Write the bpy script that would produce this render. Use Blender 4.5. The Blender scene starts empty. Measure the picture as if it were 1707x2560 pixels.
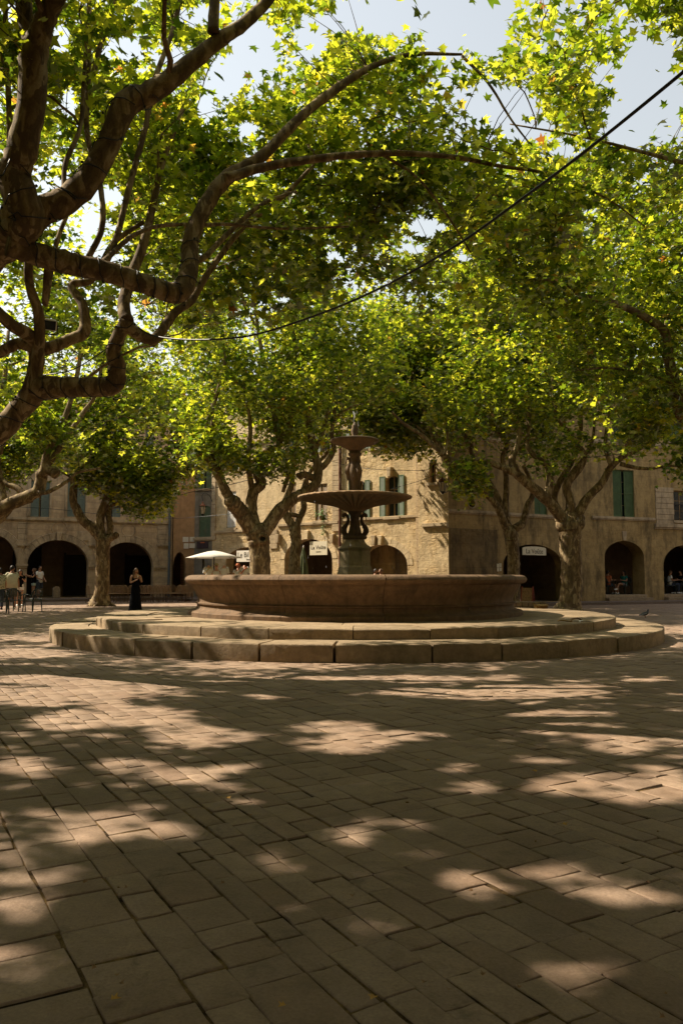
import bpy, bmesh, math, random
import numpy as np
from mathutils import Vector, Matrix
from mathutils.geometry import delaunay_2d_cdt

PI = math.pi
S = bpy.context.scene
COL = S.collection
R = random.Random(11)
NR = np.random.default_rng(11)

# ------------------------------------------------------------------ camera, sky, sun, exposure
F_PX, HOR, EYE = 1991.0, 1442.0, 1.35
PITCH = math.atan((HOR - 1280.0) / F_PX)
CP, SP = math.cos(PITCH), math.sin(PITCH)
cam = bpy.data.cameras.new('camera')
cam.lens = 28.0; cam.sensor_fit = 'VERTICAL'; cam.sensor_height = 36.0; cam.sensor_width = 24.0
cam.clip_start = 0.05; cam.clip_end = 3000
camo = bpy.data.objects.new('camera', cam); COL.objects.link(camo)
camo.location = (0, 0, EYE); camo.rotation_euler = (PI / 2 + PITCH, 0, 0)
S.camera = camo

SUN = Vector((-0.66, 0.20, 0.72)).normalized()      # towards the sun: high, left, a little beyond the fountain
SUN_N = np.array(SUN)
elev = math.asin(SUN.z); rot = math.atan2(SUN.x, SUN.y)
W = bpy.data.worlds.new('World'); S.world = W; W.use_nodes = True
nt = W.node_tree; nt.nodes.clear()
sky = nt.nodes.new('ShaderNodeTexSky'); sky.sky_type = 'NISHITA'; sky.sun_disc = False
sky.sun_elevation = elev; sky.sun_rotation = rot
sky.air_density = 2.3; sky.dust_density = 0.6; sky.ozone_density = 1.0; sky.altitude = 100
bg = nt.nodes.new('ShaderNodeBackground'); bg.inputs[1].default_value = 0.09
wo = nt.nodes.new('ShaderNodeOutputWorld')
hs = nt.nodes.new('ShaderNodeHueSaturation'); hs.inputs['Saturation'].default_value = 0.32; nt.links.new(sky.outputs[0], hs.inputs['Color']); nt.links.new(hs.outputs[0], bg.inputs[0]); nt.links.new(bg.outputs[0], wo.inputs[0])
sl = bpy.data.lights.new('sun', 'SUN'); sl.energy = 5.0; sl.angle = math.radians(0.53); sl.color = (1.0, 0.87, 0.68)
so = bpy.data.objects.new('sun', sl); COL.objects.link(so)
so.rotation_euler = SUN.to_track_quat('Z', 'Y').to_euler(); so.location = (-20, 10, 30)
S.view_settings.view_transform = 'Standard'; S.view_settings.look = 'None'
S.view_settings.gamma = 1.0; S.view_settings.exposure = 0.95
try:
    S.cycles.max_bounces = 7; S.cycles.diffuse_bounces = 4; S.cycles.glossy_bounces = 2
    S.cycles.transmission_bounces = 4; S.cycles.transparent_max_bounces = 8
    S.cycles.caustics_reflective = False; S.cycles.caustics_refractive = False
    S.cycles.sample_clamp_indirect = 4.0
except Exception:
    pass

# ------------------------------------------------------------------ measuring helpers (points read off a 1568 px wide view of the photo)
K = 1707.0 / 1568.0
def ray(dx, dy):
    a, b = dx * K - 853.5, 1280.0 - dy * K
    return (a, F_PX * CP - b * SP, F_PX * SP + b * CP)
def at(dx, dy, Y):
    v = ray(dx, dy); t = Y / v[1]
    return Vector((v[0] * t, Y, EYE + v[2] * t))
def ground(dx, dy, z=0.0):
    v = ray(dx, dy); t = (z - EYE) / v[2]
    return Vector((v[0] * t, v[1] * t, z))
def proj(P):
    P = np.asarray(P, float)
    x, y, z = P[:, 0], P[:, 1], P[:, 2] - EYE
    f = y * CP + z * SP; u = -y * SP + z * CP
    ok = f > 0.3; f = np.where(ok, f, 1.0)
    dx = (x / f * F_PX + 853.5) / K; dy = (1280.0 - u / f * F_PX) / K
    return dx, dy, ok
def c1(x, y): return x * .3514 , 918.5 + y * .3514             # close-up views -> full view
def c2(x, y): return 413.3 + x * .3514, 918.5 + y * .3514
def c3(x, y): return 872.6 + x * .4435, 918.5 + y * .4435
def c4(x, y): return x * .4979, y * .4979
def c6(x, y): return x * .3514, 551.1 + y * .3514

# ------------------------------------------------------------------ object helpers
def tag(o, label=None, cat=None, group=None, kind=None):
    if label: o['label'] = label
    if cat: o['category'] = cat
    if group: o['group'] = group
    if kind: o['kind'] = kind
    return o
def thing(name, label, cat, loc=(0, 0, 0), rz=0.0, group=None):
    o = bpy.data.objects.new(name, None); COL.objects.link(o)
    o.empty_display_size = 0.2
    o.location = loc; o.rotation_euler = (0, 0, rz)
    return tag(o, label, cat, group)
def copy_tree(o, parent=None):
    c = o.copy(); COL.objects.link(c); c.parent = parent
    for ch in list(o.children):
        copy_tree(ch, c)
    return c
def catmull(pts, n):
    P = [Vector(p) for p in pts]
    P = [P[0] * 2 - P[1]] + P + [P[-1] * 2 - P[-2]]
    out = []
    for i in range(1, len(P) - 2):
        p0, p1, p2, p3 = P[i - 1], P[i], P[i + 1], P[i + 2]
        for k in range(n):
            t = k / n
            out.append(0.5 * ((2 * p1) + (p2 - p0) * t + (2 * p0 - 5 * p1 + 4 * p2 - p3) * t * t + (3 * p1 - p0 - 3 * p2 + p3) * t ** 3))
    out.append(P[-2])
    return out

class MB:
    def __init__(s): s.v = []; s.f = []; s.m = []
    def add(s, vs, fs, mi=0):
        b = len(s.v); s.v.extend([tuple(v) for v in vs])
        s.f.extend([tuple(b + i for i in f) for f in fs]); s.m.extend([mi] * len(fs)); return s
    def box(s, x0, x1, y0, y1, z0, z1, mi=0, M=None):
        vs = [Vector((x, y, z)) for z in (z0, z1) for y in (y0, y1) for x in (x0, x1)]
        if M is not None: vs = [M @ v for v in vs]
        return s.add(vs, [(0, 2, 3, 1), (4, 5, 7, 6), (0, 1, 5, 4), (2, 6, 7, 3), (0, 4, 6, 2), (1, 3, 7, 5)], mi)
    def tube(s, pts, rad, n=8, cap=True, mi=0, flat=1.0):
        pts = [Vector(p) for p in pts]
        if isinstance(rad, (int, float)): rad = [rad] * len(pts)
        b = len(s.v); N = len(pts)
        t0 = (pts[1] - pts[0]).normalized()
        ref = Vector((0, 0, 1)) if abs(t0.z) < .9 else Vector((1, 0, 0))
        nx = t0.cross(ref).normalized()
        for i in range(N):
            t = (pts[min(i + 1, N - 1)] - pts[max(i - 1, 0)])
            t = t.normalized() if t.length > 1e-9 else t0
            nx = (nx - t * nx.dot(t))
            nx = nx.normalized() if nx.length > 1e-6 else t.orthogonal().normalized()
            ny = t.cross(nx)
            for k in range(n):
                a = 2 * PI * k / n
                s.v.append(tuple(pts[i] + (nx * math.cos(a) + ny * math.sin(a) * flat) * rad[i]))
        for i in range(N - 1):
            for k in range(n):
                a = b + i * n + k; c = b + i * n + (k + 1) % n
                s.f.append((a, c, c + n, a + n)); s.m.append(mi)
        if cap:
            s.f.append(tuple(b + k for k in range(n))[::-1]); s.m.append(mi)
            s.f.append(tuple(b + (N - 1) * n + k for k in range(n))); s.m.append(mi)
        return s
    def lathe(s, prof, n=32, c=(0, 0), fn=None, mi=0, closed=False, a0=0, a1=2 * PI):
        b = len(s.v); full = abs(a1 - a0 - 2 * PI) < 1e-6
        m = n if full else n + 1
        for (r, z) in prof:
            for k in range(m):
                a = a0 + (a1 - a0) * k / n
                rr = r if fn is None else fn(r, z, a)
                s.v.append((c[0] + rr * math.cos(a), c[1] + rr * math.sin(a), z))
        L = len(prof)
        for i in range(L - 1):
            for k in range(n):
                p = b + i * m + k; q = b + i * m + (k + 1) % m
                s.f.append((p, q, q + m, p + m)); s.m.append(mi)
        if not closed and full:
            s.f.append(tuple(b + k for k in range(m))[::-1]); s.m.append(mi)
            s.f.append(tuple(b + (L - 1) * m + k for k in range(m))); s.m.append(mi)
        return s
    def loft(s, rings, n=14, cap=True, mi=0):      # rings: (centre, rx, ry) ellipses in the horizontal plane
        b = len(s.v)
        for (c, rx, ry) in rings:
            for k in range(n):
                a = 2 * PI * k / n
                s.v.append((c[0] + rx * math.cos(a), c[1] + ry * math.sin(a), c[2]))
        for i in range(len(rings) - 1):
            for k in range(n):
                p = b + i * n + k; q = b + i * n + (k + 1) % n
                s.f.append((p, q, q + n, p + n)); s.m.append(mi)
        if cap:
            s.f.append(tuple(b + k for k in range(n))[::-1]); s.m.append(mi)
            s.f.append(tuple(b + (len(rings) - 1) * n + k for k in range(n))); s.m.append(mi)
        return s
    def prism(s, poly, y0, y1, mi=0, M=None):       # polygon in x,z extruded along y
        n = len(poly)
        vs = [Vector((p[0], y0, p[1])) for p in poly] + [Vector((p[0], y1, p[1])) for p in poly]
        if M is not None: vs = [M @ v for v in vs]
        return s.add(vs, [tuple(range(n)), tuple(range(2 * n - 1, n - 1, -1))] + [(i, i + n, (i + 1) % n + n, (i + 1) % n) for i in range(n)], mi)
    def ball(s, c, r, n=12, m=8, mi=0, sc=(1, 1, 1), M=None):
        b = len(s.v); vs = []
        for j in range(1, m):
            ph = PI * j / m
            for k in range(n):
                a = 2 * PI * k / n
                vs.append(Vector((math.sin(ph) * math.cos(a) * sc[0], math.sin(ph) * math.sin(a) * sc[1], math.cos(ph) * sc[2])) * r)
        vs.append(Vector((0, 0, r * sc[2]))); vs.append(Vector((0, 0, -r * sc[2])))
        if M is not None: vs = [M @ v for v in vs]
        vs = [v + Vector(c) for v in vs]
        T, Bt = (m - 1) * n, (m - 1) * n + 1; fs = []
        for k in range(n):
            k2 = (k + 1) % n
            fs.append((T, k, k2))
            for j in range(m - 2): fs.append((j * n + k, (j + 1) * n + k, (j + 1) * n + k2, j * n + k2))
            fs.append(((m - 2) * n + k, Bt, (m - 2) * n + k2))
        return s.add(vs, fs, mi)
    def build(s, name, mat, parent=None, smooth=False, bevel=0.0, recalc=True, angle=None):
        me = bpy.data.meshes.new(name)
        me.from_pydata(s.v, [], s.f)
        mats = mat if isinstance(mat, (list, tuple)) else [mat]
        for m in mats: me.materials.append(m)
        if len(mats) > 1: me.polygons.foreach_set('material_index', s.m)
        if recalc:
            bm = bmesh.new(); bm.from_mesh(me); bmesh.ops.recalc_face_normals(bm, faces=bm.faces); bm.to_mesh(me); bm.free()
        if smooth: me.polygons.foreach_set('use_smooth', [True] * len(me.polygons))
        me.update()
        o = bpy.data.objects.new(name, me); COL.objects.link(o)
        if parent: o.parent = parent
        if angle is not None:
            me.polygons.foreach_set('use_smooth', [True] * len(me.polygons))
            me.set_sharp_from_angle(angle=math.radians(angle))
        if bevel:
            bv = o.modifiers.new('Bevel', 'BEVEL'); bv.width = bevel; bv.segments = 2; bv.limit_method = 'ANGLE'; bv.angle_limit = math.radians(40)
        return o

# ------------------------------------------------------------------ materials
MATS = {}
class NT:
    def __init__(s, name):
        s.m = bpy.data.materials.new(name); s.m.use_nodes = True; s.t = s.m.node_tree; s.t.nodes.clear()
        s.out = s.t.nodes.new('ShaderNodeOutputMaterial')
        MATS[name] = s.m
    def n(s, typ, **kw):
        nd = s.t.nodes.new(typ)
        for k, v in kw.items():
            if k.startswith('i_'):
                nd.inputs[int(k[2:]) if k[2:].isdigit() else k[2:].replace('_', ' ')].default_value = v
            else: setattr(nd, k, v)
        return nd
    def l(s, a, b): s.t.links.new(a, b)
    def coord(s, kind='Object', scale=None):
        tc = s.n('ShaderNodeTexCoord'); o = tc.outputs[kind]
        if scale is not None:
            mp = s.n('ShaderNodeMapping'); mp.inputs['Scale'].default_value = scale if hasattr(scale, '__len__') else (scale,) * 3
            s.l(o, mp.inputs[0]); o = mp.outputs[0]
        return o
    def noise(s, vec, scale, detail=4, rough=.55, dist=0):
        nd = s.n('ShaderNodeTexNoise'); nd.inputs['Scale'].default_value = scale; nd.inputs['Detail'].default_value = detail
        nd.inputs['Roughness'].default_value = rough; nd.inputs['Distortion'].default_value = dist
        s.l(vec, nd.inputs['Vector']); return nd.outputs['Fac']
    def ramp(s, fac, stops):
        nd = s.n('ShaderNodeValToRGB'); e = nd.color_ramp.elements
        while len(e) < len(stops): e.new(0.5)
        for i, (p, c) in enumerate(stops):
            e[i].position = p; e[i].color = (c[0], c[1], c[2], 1) if hasattr(c, '__len__') else (c, c, c, 1)
        s.l(fac, nd.inputs[0]); return nd.outputs[0]
    def mix(s, fac, a, b, mode='MIX'):
        nd = s.n('ShaderNodeMix', data_type='RGBA', blend_type=mode)
        for k, v in ((0, fac), (6, a), (7, b)):
            if hasattr(v, 'is_output') or hasattr(v, 'links'): s.l(v, nd.inputs[k])
            else: nd.inputs[k].default_value = v if k == 0 else (v[0], v[1], v[2], 1)
        return nd.outputs[2]
    def math(s, op, a, b=0.0, c=None):
        nd = s.n('ShaderNodeMath', operation=op)
        for k, v in ((0, a), (1, b), (2, c)):
            if v is None: continue
            if hasattr(v, 'links'): s.l(v, nd.inputs[k])
            else: nd.inputs[k].default_value = v
        return nd.outputs[0]
    def bump(s, h, strength=.5, dist=.01, prev=None):
        nd = s.n('ShaderNodeBump'); nd.inputs['Strength'].default_value = strength; nd.inputs['Distance'].default_value = dist
        s.l(h, nd.inputs['Height'])
        if prev: s.l(prev, nd.inputs['Normal'])
        return nd.outputs[0]
    def finish(s, col, rough=.8, normal=None, metal=0, spec=.35, emis=None):
        b = s.n('ShaderNodeBsdfPrincipled')
        if hasattr(col, 'links'): s.l(col, b.inputs['Base Color'])
        else: b.inputs['Base Color'].default_value = (*col[:3], 1)
        if hasattr(rough, 'links'): s.l(rough, b.inputs['Roughness'])
        else: b.inputs['Roughness'].default_value = rough
        b.inputs['Metallic'].default_value = metal
        b.inputs['Specular IOR Level'].default_value = spec
        if normal: s.l(normal, b.inputs['Normal'])
        if emis: b.inputs['Emission Color'].default_value = (*emis[0], 1); b.inputs['Emission Strength'].default_value = emis[1]
        s.l(b.outputs[0], s.out.inputs[0]); s.b = b
        return s.m

def plain(name, c, rough=.6, var=.25, scale=8, metal=0, bump=.1, spec=.35, dirt=None):
    k = NT(name); v = k.coord()
    f = k.noise(v, scale, 5)
    lo = tuple(x * (1 - var) for x in c); hi = tuple(min(1, x * (1 + var)) for x in c)
    col = k.ramp(f, [(.3, lo), (.7, hi)])
    if dirt:
        f2 = k.noise(v, scale * .4, 6, .7); col = k.mix(k.ramp(f2, [(.5, 0), (.7, 1)]), col, dirt)
    nb = k.bump(k.noise(v, scale * 6, 4), bump, .01) if bump else None
    return k.finish(col, rough, nb, metal, spec)

def stone(name, c, c_lo, c_hi, bl=None, joint_c=None, rough_b=.3, stain=None, rubble=0, fine=1.0, stain_amt=.6, course=.5):
    """limestone or render seen in the wall's own x (along) and z (up) axes; bl = (block length, block height)"""
    k = NT(name); v = k.coord()
    big = k.noise(v, .55, 6, .62); mid = k.noise(v, 3.2, 6, .65); small = k.noise(v, 26, 4, .6)
    col = k.ramp(big, [(.32, c_lo), (.5, c), (.68, c_hi)])
    col = k.mix(.5, col, k.ramp(mid, [(.3, tuple(x * .55 for x in c)), (.7, tuple(min(1, x * 1.35) for x in c))]))
    h = k.math('MULTIPLY_ADD', small, .35 * fine, k.math('MULTIPLY', mid, .8 * rough_b))
    if bl:
        sp = k.n('ShaderNodeSeparateXYZ'); k.l(v, sp.inputs[0])
        wob = k.noise(v, 1.6, 3)
        x2 = k.math('MULTIPLY_ADD', wob, .10, sp.outputs[0]); z2 = k.math('MULTIPLY_ADD', wob, .06, sp.outputs[2])
        cb = k.n('ShaderNodeCombineXYZ'); k.l(x2, cb.inputs[0]); k.l(z2, cb.inputs[1])
        br = k.n('ShaderNodeTexBrick'); k.l(cb.outputs[0], br.inputs['Vector'])
        br.inputs['Scale'].default_value = 1.0; br.inputs['Brick Width'].default_value = bl[0]; br.inputs['Row Height'].default_value = bl[1]
        br.inputs['Mortar Size'].default_value = .012; br.inputs['Mortar Smooth'].default_value = .4; br.inputs['Bias'].default_value = 0
        br.inputs['Color1'].default_value = (.72, .70, .66, 1); br.inputs['Color2'].default_value = (1.18, 1.14, 1.05, 1)
        br.inputs['Mortar'].default_value = (.55, .5, .42, 1); br.offset = .5; br.squash = .8; br.squash_frequency = 3
        col = k.mix(course, col, k.mix(1.0, col, br.outputs['Color'], 'MULTIPLY'))
        h = k.math('SUBTRACT', h, k.math('MULTIPLY', br.outputs['Fac'], .9 * course))
    if rubble:
        wv = k.n('ShaderNodeTexNoise'); k.l(v, wv.inputs['Vector']); wv.inputs['Scale'].default_value = 2.2; wv.inputs['Detail'].default_value = 3
        av = k.n('ShaderNodeVectorMath', operation='MULTIPLY_ADD'); k.l(wv.outputs['Color'], av.inputs[0]); av.inputs[1].default_value = (.35, .35, .28); k.l(v, av.inputs[2])
        mp = k.n('ShaderNodeMapping'); mp.inputs['Scale'].default_value = (2.6, .01, 5.6); k.l(av.outputs[0], mp.inputs[0])
        vo = k.n('ShaderNodeTexVoronoi', feature='DISTANCE_TO_EDGE'); k.l(mp.outputs[0], vo.inputs['Vector']); vo.inputs['Scale'].default_value = 1.0; vo.inputs['Randomness'].default_value = .75
        vc = k.n('ShaderNodeTexVoronoi'); k.l(mp.outputs[0], vc.inputs['Vector']); vc.inputs['Scale'].default_value = 1.0; vc.inputs['Randomness'].default_value = .75
        e = k.ramp(vo.outputs['Distance'], [(.02, 0), (.22, 1)])
        where = k.ramp(k.noise(v, .75, 5, .65), [(.46, 0), (.62, 1)])
        tint = k.mix(1.0, col, k.ramp(k.n_sep(vc.outputs['Color']), [(0, (.78, .74, .68)), (1, (1.16, 1.12, 1.05))]), 'MULTIPLY')
        joint = k.mix(1.0, tint, k.ramp(e, [(0, (.72, .67, .6)), (1, (1, 1, 1))]), 'MULTIPLY')
        col = k.mix(k.math('MULTIPLY', where, rubble), col, joint)
        pits = k.noise(v, 7.5, 6, .75, .5)
        h = k.math('ADD', h, k.math('MULTIPLY', k.math('MULTIPLY', where, e), .55 * rubble))
        h = k.math('MULTIPLY_ADD', pits, 1.1 * rubble, h)
        col = k.mix(k.math('MULTIPLY', k.ramp(pits, [(.36, 1), (.46, 0)]), .45), col, tuple(x * .5 for x in c))
    if stain:
        st = k.n('ShaderNodeMapping'); st.inputs['Scale'].default_value = (1.3, 1.3, .35); k.l(v, st.inputs[0])
        s1 = k.noise(st.outputs[0], 1.2, 8, .72); col = k.mix(k.math('MULTIPLY', k.ramp(s1, [(.48, 0), (.64, 1)]), stain_amt), col, stain)
    nb = k.bump(h, .75, .035)
    return k.finish(col, .9, nb, 0, .15)
def _nsep(self, c):
    s = self.n('ShaderNodeSeparateColor'); self.l(c, s.inputs[0]); return s.outputs[0]
NT.n_sep = _nsep
# colours are plain daylight colours of the things themselves
M_ashlar = stone('ashlar_limestone', (.50, .37, .235), (.42, .30, .185), (.58, .44, .29), (1.05, .34), stain=(.12, .085, .055), stain_amt=.45, course=.45)
M_ochre = stone('ochre_render', (.46, .28, .145), (.40, .24, .12), (.52, .33, .18), None, stain=(.17, .11, .07), stain_amt=.4)
M_grey_wall = stone('grey_render', (.24, .21, .165), (.19, .165, .13), (.29, .25, .20), (.9, .36), stain=(.1, .085, .06), course=.3)
M_gold = stone('golden_rubble_render', (.64, .49, .29), (.52, .39, .22), (.72, .57, .36), (.8, .3), stain=(.22, .155, .09), rubble=.9, stain_amt=.45, course=.25, rough_b=.8)
M_gold_ashlar = stone('golden_ashlar', (.66, .52, .33), (.54, .42, .26), (.74, .60, .40), (.7, .33), stain=(.22, .16, .1), stain_amt=.3, course=.5)
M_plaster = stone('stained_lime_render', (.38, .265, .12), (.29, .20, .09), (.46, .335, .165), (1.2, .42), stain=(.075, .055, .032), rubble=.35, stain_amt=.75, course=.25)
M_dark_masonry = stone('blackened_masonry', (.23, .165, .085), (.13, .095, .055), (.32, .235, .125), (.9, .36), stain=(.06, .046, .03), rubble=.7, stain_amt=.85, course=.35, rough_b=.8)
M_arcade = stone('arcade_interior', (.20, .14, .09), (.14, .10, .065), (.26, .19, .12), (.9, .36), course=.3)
M_trim = stone('moulded_stone_trim', (.46, .35, .225), (.36, .27, .17), (.54, .42, .28), None, stain=(.10, .075, .05), stain_amt=.7)
M_trim_gold = stone('golden_stone_trim', (.46, .35, .22), (.38, .28, .17), (.54, .42, .28), None, stain=(.2, .15, .095), stain_amt=.5)
M_tile = plain('clay_roof_tile', (.32, .15, .08), .85, .4, 5)
M_glass = plain('window_glass', (.02, .025, .03), .12, .3, 3, bump=0, spec=.6)
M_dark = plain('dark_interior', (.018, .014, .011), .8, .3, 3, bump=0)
M_sh_green = plain('green_painted_shutter', (.10, .145, .075), .6, .18, 5, dirt=(.14, .13, .08))
M_sh_deep = plain('deep_green_painted_shutter', (.07, .11, .035), .6, .2, 5)
M_sh_teal = plain('blue_green_painted_shutter', (.15, .18, .145), .6, .15, 5)
M_sh_white = plain('white_painted_shutter', (.62, .58, .52), .6, .1, 5)
M_sh_brown = plain('tan_wood_window', (.27, .17, .075), .6, .2, 8)
M_iron = plain('dark_iron', (.03, .028, .026), .5, .3, 12, metal=.6)
M_copper = plain('aged_copper_cap', (.22, .085, .04), .45, .3, 12, metal=.5)
M_pipe_blue = plain('blue_grey_downpipe', (.10, .12, .13), .55, .2, 6, dirt=(.16, .12, .08))
M_pipe_red = plain('red_brown_downpipe', (.13, .05, .032), .5, .2, 6)
M_signc = plain('cream_sign_board', (.68, .60, .44), .6, .05, 4, bump=0)
M_signw = plain('white_sign_board', (.78, .72, .62), .6, .05, 4, bump=0)
M_ink = plain('dark_lettering', (.05, .035, .025), .6, .1, 4, bump=0)
M_mortar = plain('earth_and_mortar', (.085, .06, .038), .95, .4, 9, bump=.4)
M_rattan = plain('woven_rattan', (.30, .19, .10), .6, .3, 40)
M_rattan_dark = plain('brown_rattan_frame', (.12, .07, .035), .5, .3, 20)
M_plastic = plain('dark_green_plastic', (.018, .028, .022), .35, .2, 4, bump=0, spec=.5)
M_white_cloth = plain('white_canvas', (.84, .84, .82), .8, .05, 5)
M_green_cloth = plain('green_canvas', (.13, .15, .07), .8, .2, 5)
M_cable = plain('black_cable_rubber', (.012, .012, .014), .45, .2, 6, bump=0, spec=.5)
M_skin = plain('skin', (.42, .22, .13), .55, .1, 10, bump=0)
M_skin2 = plain('tanned_skin', (.33, .16, .09), .55, .1, 10, bump=0)
M_lips = plain('lips', (.32, .09, .07), .5, .1, 10, bump=0)
M_hair_d = plain('dark_hair', (.02, .014, .01), .5, .4, 60, bump=.4)
M_hair_b = plain('brown_hair', (.12, .065, .03), .5, .4, 60, bump=.4)
M_c_black = plain('black_fabric', (.004, .004, .006), .9, .3, 8, spec=.1)
M_c_white = plain('white_fabric', (.72, .70, .65), .85, .08, 8)
M_c_cream = plain('cream_fabric', (.52, .49, .35), .85, .1, 8)
M_c_denim = plain('dark_denim', (.035, .045, .07), .85, .3, 20)
M_c_khaki = plain('khaki_fabric', (.12, .10, .065), .85, .2, 20)
M_c_mint = plain('pale_green_fabric', (.45, .55, .48), .85, .1, 12)
M_c_teal = plain('teal_fabric', (.02, .16, .13), .85, .1, 12)
M_c_grey = plain('grey_fabric', (.25, .25, .26), .85, .1, 12)
M_c_blue = plain('blue_fabric', (.05, .09, .2), .85, .1, 12)
M_c_rust = plain('rust_fabric', (.45, .13, .05), .85, .1, 12)
M_mann = plain('mannequin_shell', (.62, .30, .18), .5, .1, 8, bump=0)
M_straw = plain('straw', (.5, .38, .18), .8, .2, 40)
M_pigeon = plain('pigeon_feathers', (.075, .08, .095), .7, .4, 22)
M_pigeon_l = plain('pigeon_pale_feathers', (.25, .25, .27), .7, .3, 30)
M_bark_dry = plain('dry_bark', (.30, .17, .08), .8, .4, 20)
M_paper = plain('pale_paper', (.72, .68, .6), .8, .08, 6)
M_card = plain('brown_cardboard', (.36, .22, .07), .85, .2, 12)
M_wood_red = plain('red_painted_wood', (.30, .055, .03), .6, .2, 10)
M_table = plain('dark_table_top', (.06, .045, .035), .4, .3, 10)
M_leafdry = plain('fallen_dry_leaf', (.48, .27, .06), .8, .3, 30)

def floral():
    k = NT('floral_print_fabric'); v = k.coord()
    vo = k.n('ShaderNodeTexVoronoi'); k.l(v, vo.inputs['Vector']); vo.inputs['Scale'].default_value = 22
    col = k.ramp(vo.outputs['Distance'], [(.28, (.05, .055, .03)), (.42, (.42, .4, .26))])
    return k.finish(col, .85)
M_c_floral = floral()

def paving_mat():
    k = NT('worn_paving_stone'); v = k.coord()
    g = k.n('ShaderNodeNewGeometry')
    base = k.ramp(g.outputs['Random Per Island'], [(0, (.275, .195, .142)), (.3, (.335, .245, .18)), (.55, (.30, .222, .168)), (.8, (.37, .275, .205)), (1, (.25, .185, .14))])
    big = k.noise(v, .9, 5, .6); mid = k.noise(v, 7, 7, .7); fin = k.noise(v, 70, 4, .7)
    col = k.mix(1.0, base, k.ramp(big, [(.3, (.78, .74, .70)), (.7, (1.12, 1.1, 1.08))]), 'MULTIPLY')
    col = k.mix(1.0, col, k.ramp(mid, [(.28, (.70, .66, .62)), (.55, (1, 1, 1)), (.75, (1.18, 1.14, 1.1))]), 'MULTIPLY')
    col = k.mix(1.0, col, k.ramp(fin, [(.3, (.82, .80, .78)), (.7, (1.1, 1.1, 1.1))]), 'MULTIPLY')
    spots = k.ramp(k.noise(v, 2.2, 9, .8, .6), [(.55, 0), (.66, 1)])
    col = k.mix(k.math('MULTIPLY', spots, .6), col, (.10, .072, .05))
    h = k.math('ADD', k.math('MULTIPLY', mid, .9), k.math('MULTIPLY', fin, .35))
    rough = k.ramp(mid, [(.3, .55), (.7, .85)])
    return k.finish(col, rough, k.bump(h, .8, .012), 0, .25)
M_paving = paving_mat()

def kerb_mat(name, c, dark, amt=.7, bs=.8, streak=False):
    k = NT(name); v = k.coord()
    g = k.n('ShaderNodeNewGeometry')
    big = k.noise(v, 1.1, 6, .65); mid = k.noise(v, 8, 7, .7); fin = k.noise(v, 60, 4, .7)
    col = k.ramp(g.outputs['Random Per Island'], [(0, tuple(x * .85 for x in c)), (1, tuple(x * 1.12 for x in c))])
    col = k.mix(1.0, col, k.ramp(mid, [(.28, (.65, .62, .58)), (.75, (1.2, 1.16, 1.12))]), 'MULTIPLY')
    vv = v
    if streak:
        mp = k.n('ShaderNodeMapping'); mp.inputs['Scale'].default_value = (3, 3, .45); k.l(v, mp.inputs[0]); vv = mp.outputs[0]
    sp = k.ramp(k.noise(vv, 1.5, 9, .75, .4), [(.44, 0), (.66, 1)])
    col = k.mix(k.math('MULTIPLY', sp, amt), col, dark)
    h = k.math('ADD', k.math('MULTIPLY', mid, 1.0), k.math('MULTIPLY', fin, .3))
    return k.finish(col, .8, k.bump(h, bs, .02), 0, .25)
M_step = kerb_mat('worn_limestone_step', (.34, .26, .17), (.13, .095, .055), .6)
M_basin = kerb_mat('weathered_basin_stone', (.20, .13, .078), (.08, .056, .036), .75, .5, True)
M_pedestal = kerb_mat('mossy_pedestal_stone', (.42, .33, .20), (.19, .155, .09), .8, .6, True)
M_castiron = kerb_mat('rusty_cast_iron', (.17, .115, .07), (.075, .07, .05), .7, .5, True)
M_rustbowl = kerb_mat('rust_stained_bowl', (.42, .27, .15), (.20, .16, .11), .7, .5)

def bark_mat():
    k = NT('plane_tree_bark'); v = k.coord()
    mp = k.n('ShaderNodeMapping'); mp.inputs['Scale'].default_value = (1, 1, .42); k.l(v, mp.inputs[0])
    a = k.noise(mp.outputs[0], 4.2, 3, .55, 1.2); b = k.noise(mp.outputs[0], 9, 2, .5, .8); f = k.noise(v, 45, 5, .7)
    col = k.ramp(a, [(.34, (.115, .075, .042)), (.44, (.18, .125, .066)), (.52, (.27, .19, .10)), (.60, (.38, .30, .18)), (.70, (.28, .20, .11))])
    col = k.mix(k.ramp(b, [(.53, 0), (.57, .9)]), col, (.12, .082, .05))
    col = k.mix(1.0, col, k.ramp(f, [(.3, (.75, .74, .72)), (.7, (1.15, 1.14, 1.12))]), 'MULTIPLY')
    h = k.math('ADD', k.math('MULTIPLY', a, 1.0), k.math('MULTIPLY', f, .35))
    return k.finish(col, .85, k.bump(h, .6, .025), 0, .2)
M_bark = bark_mat()

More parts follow.
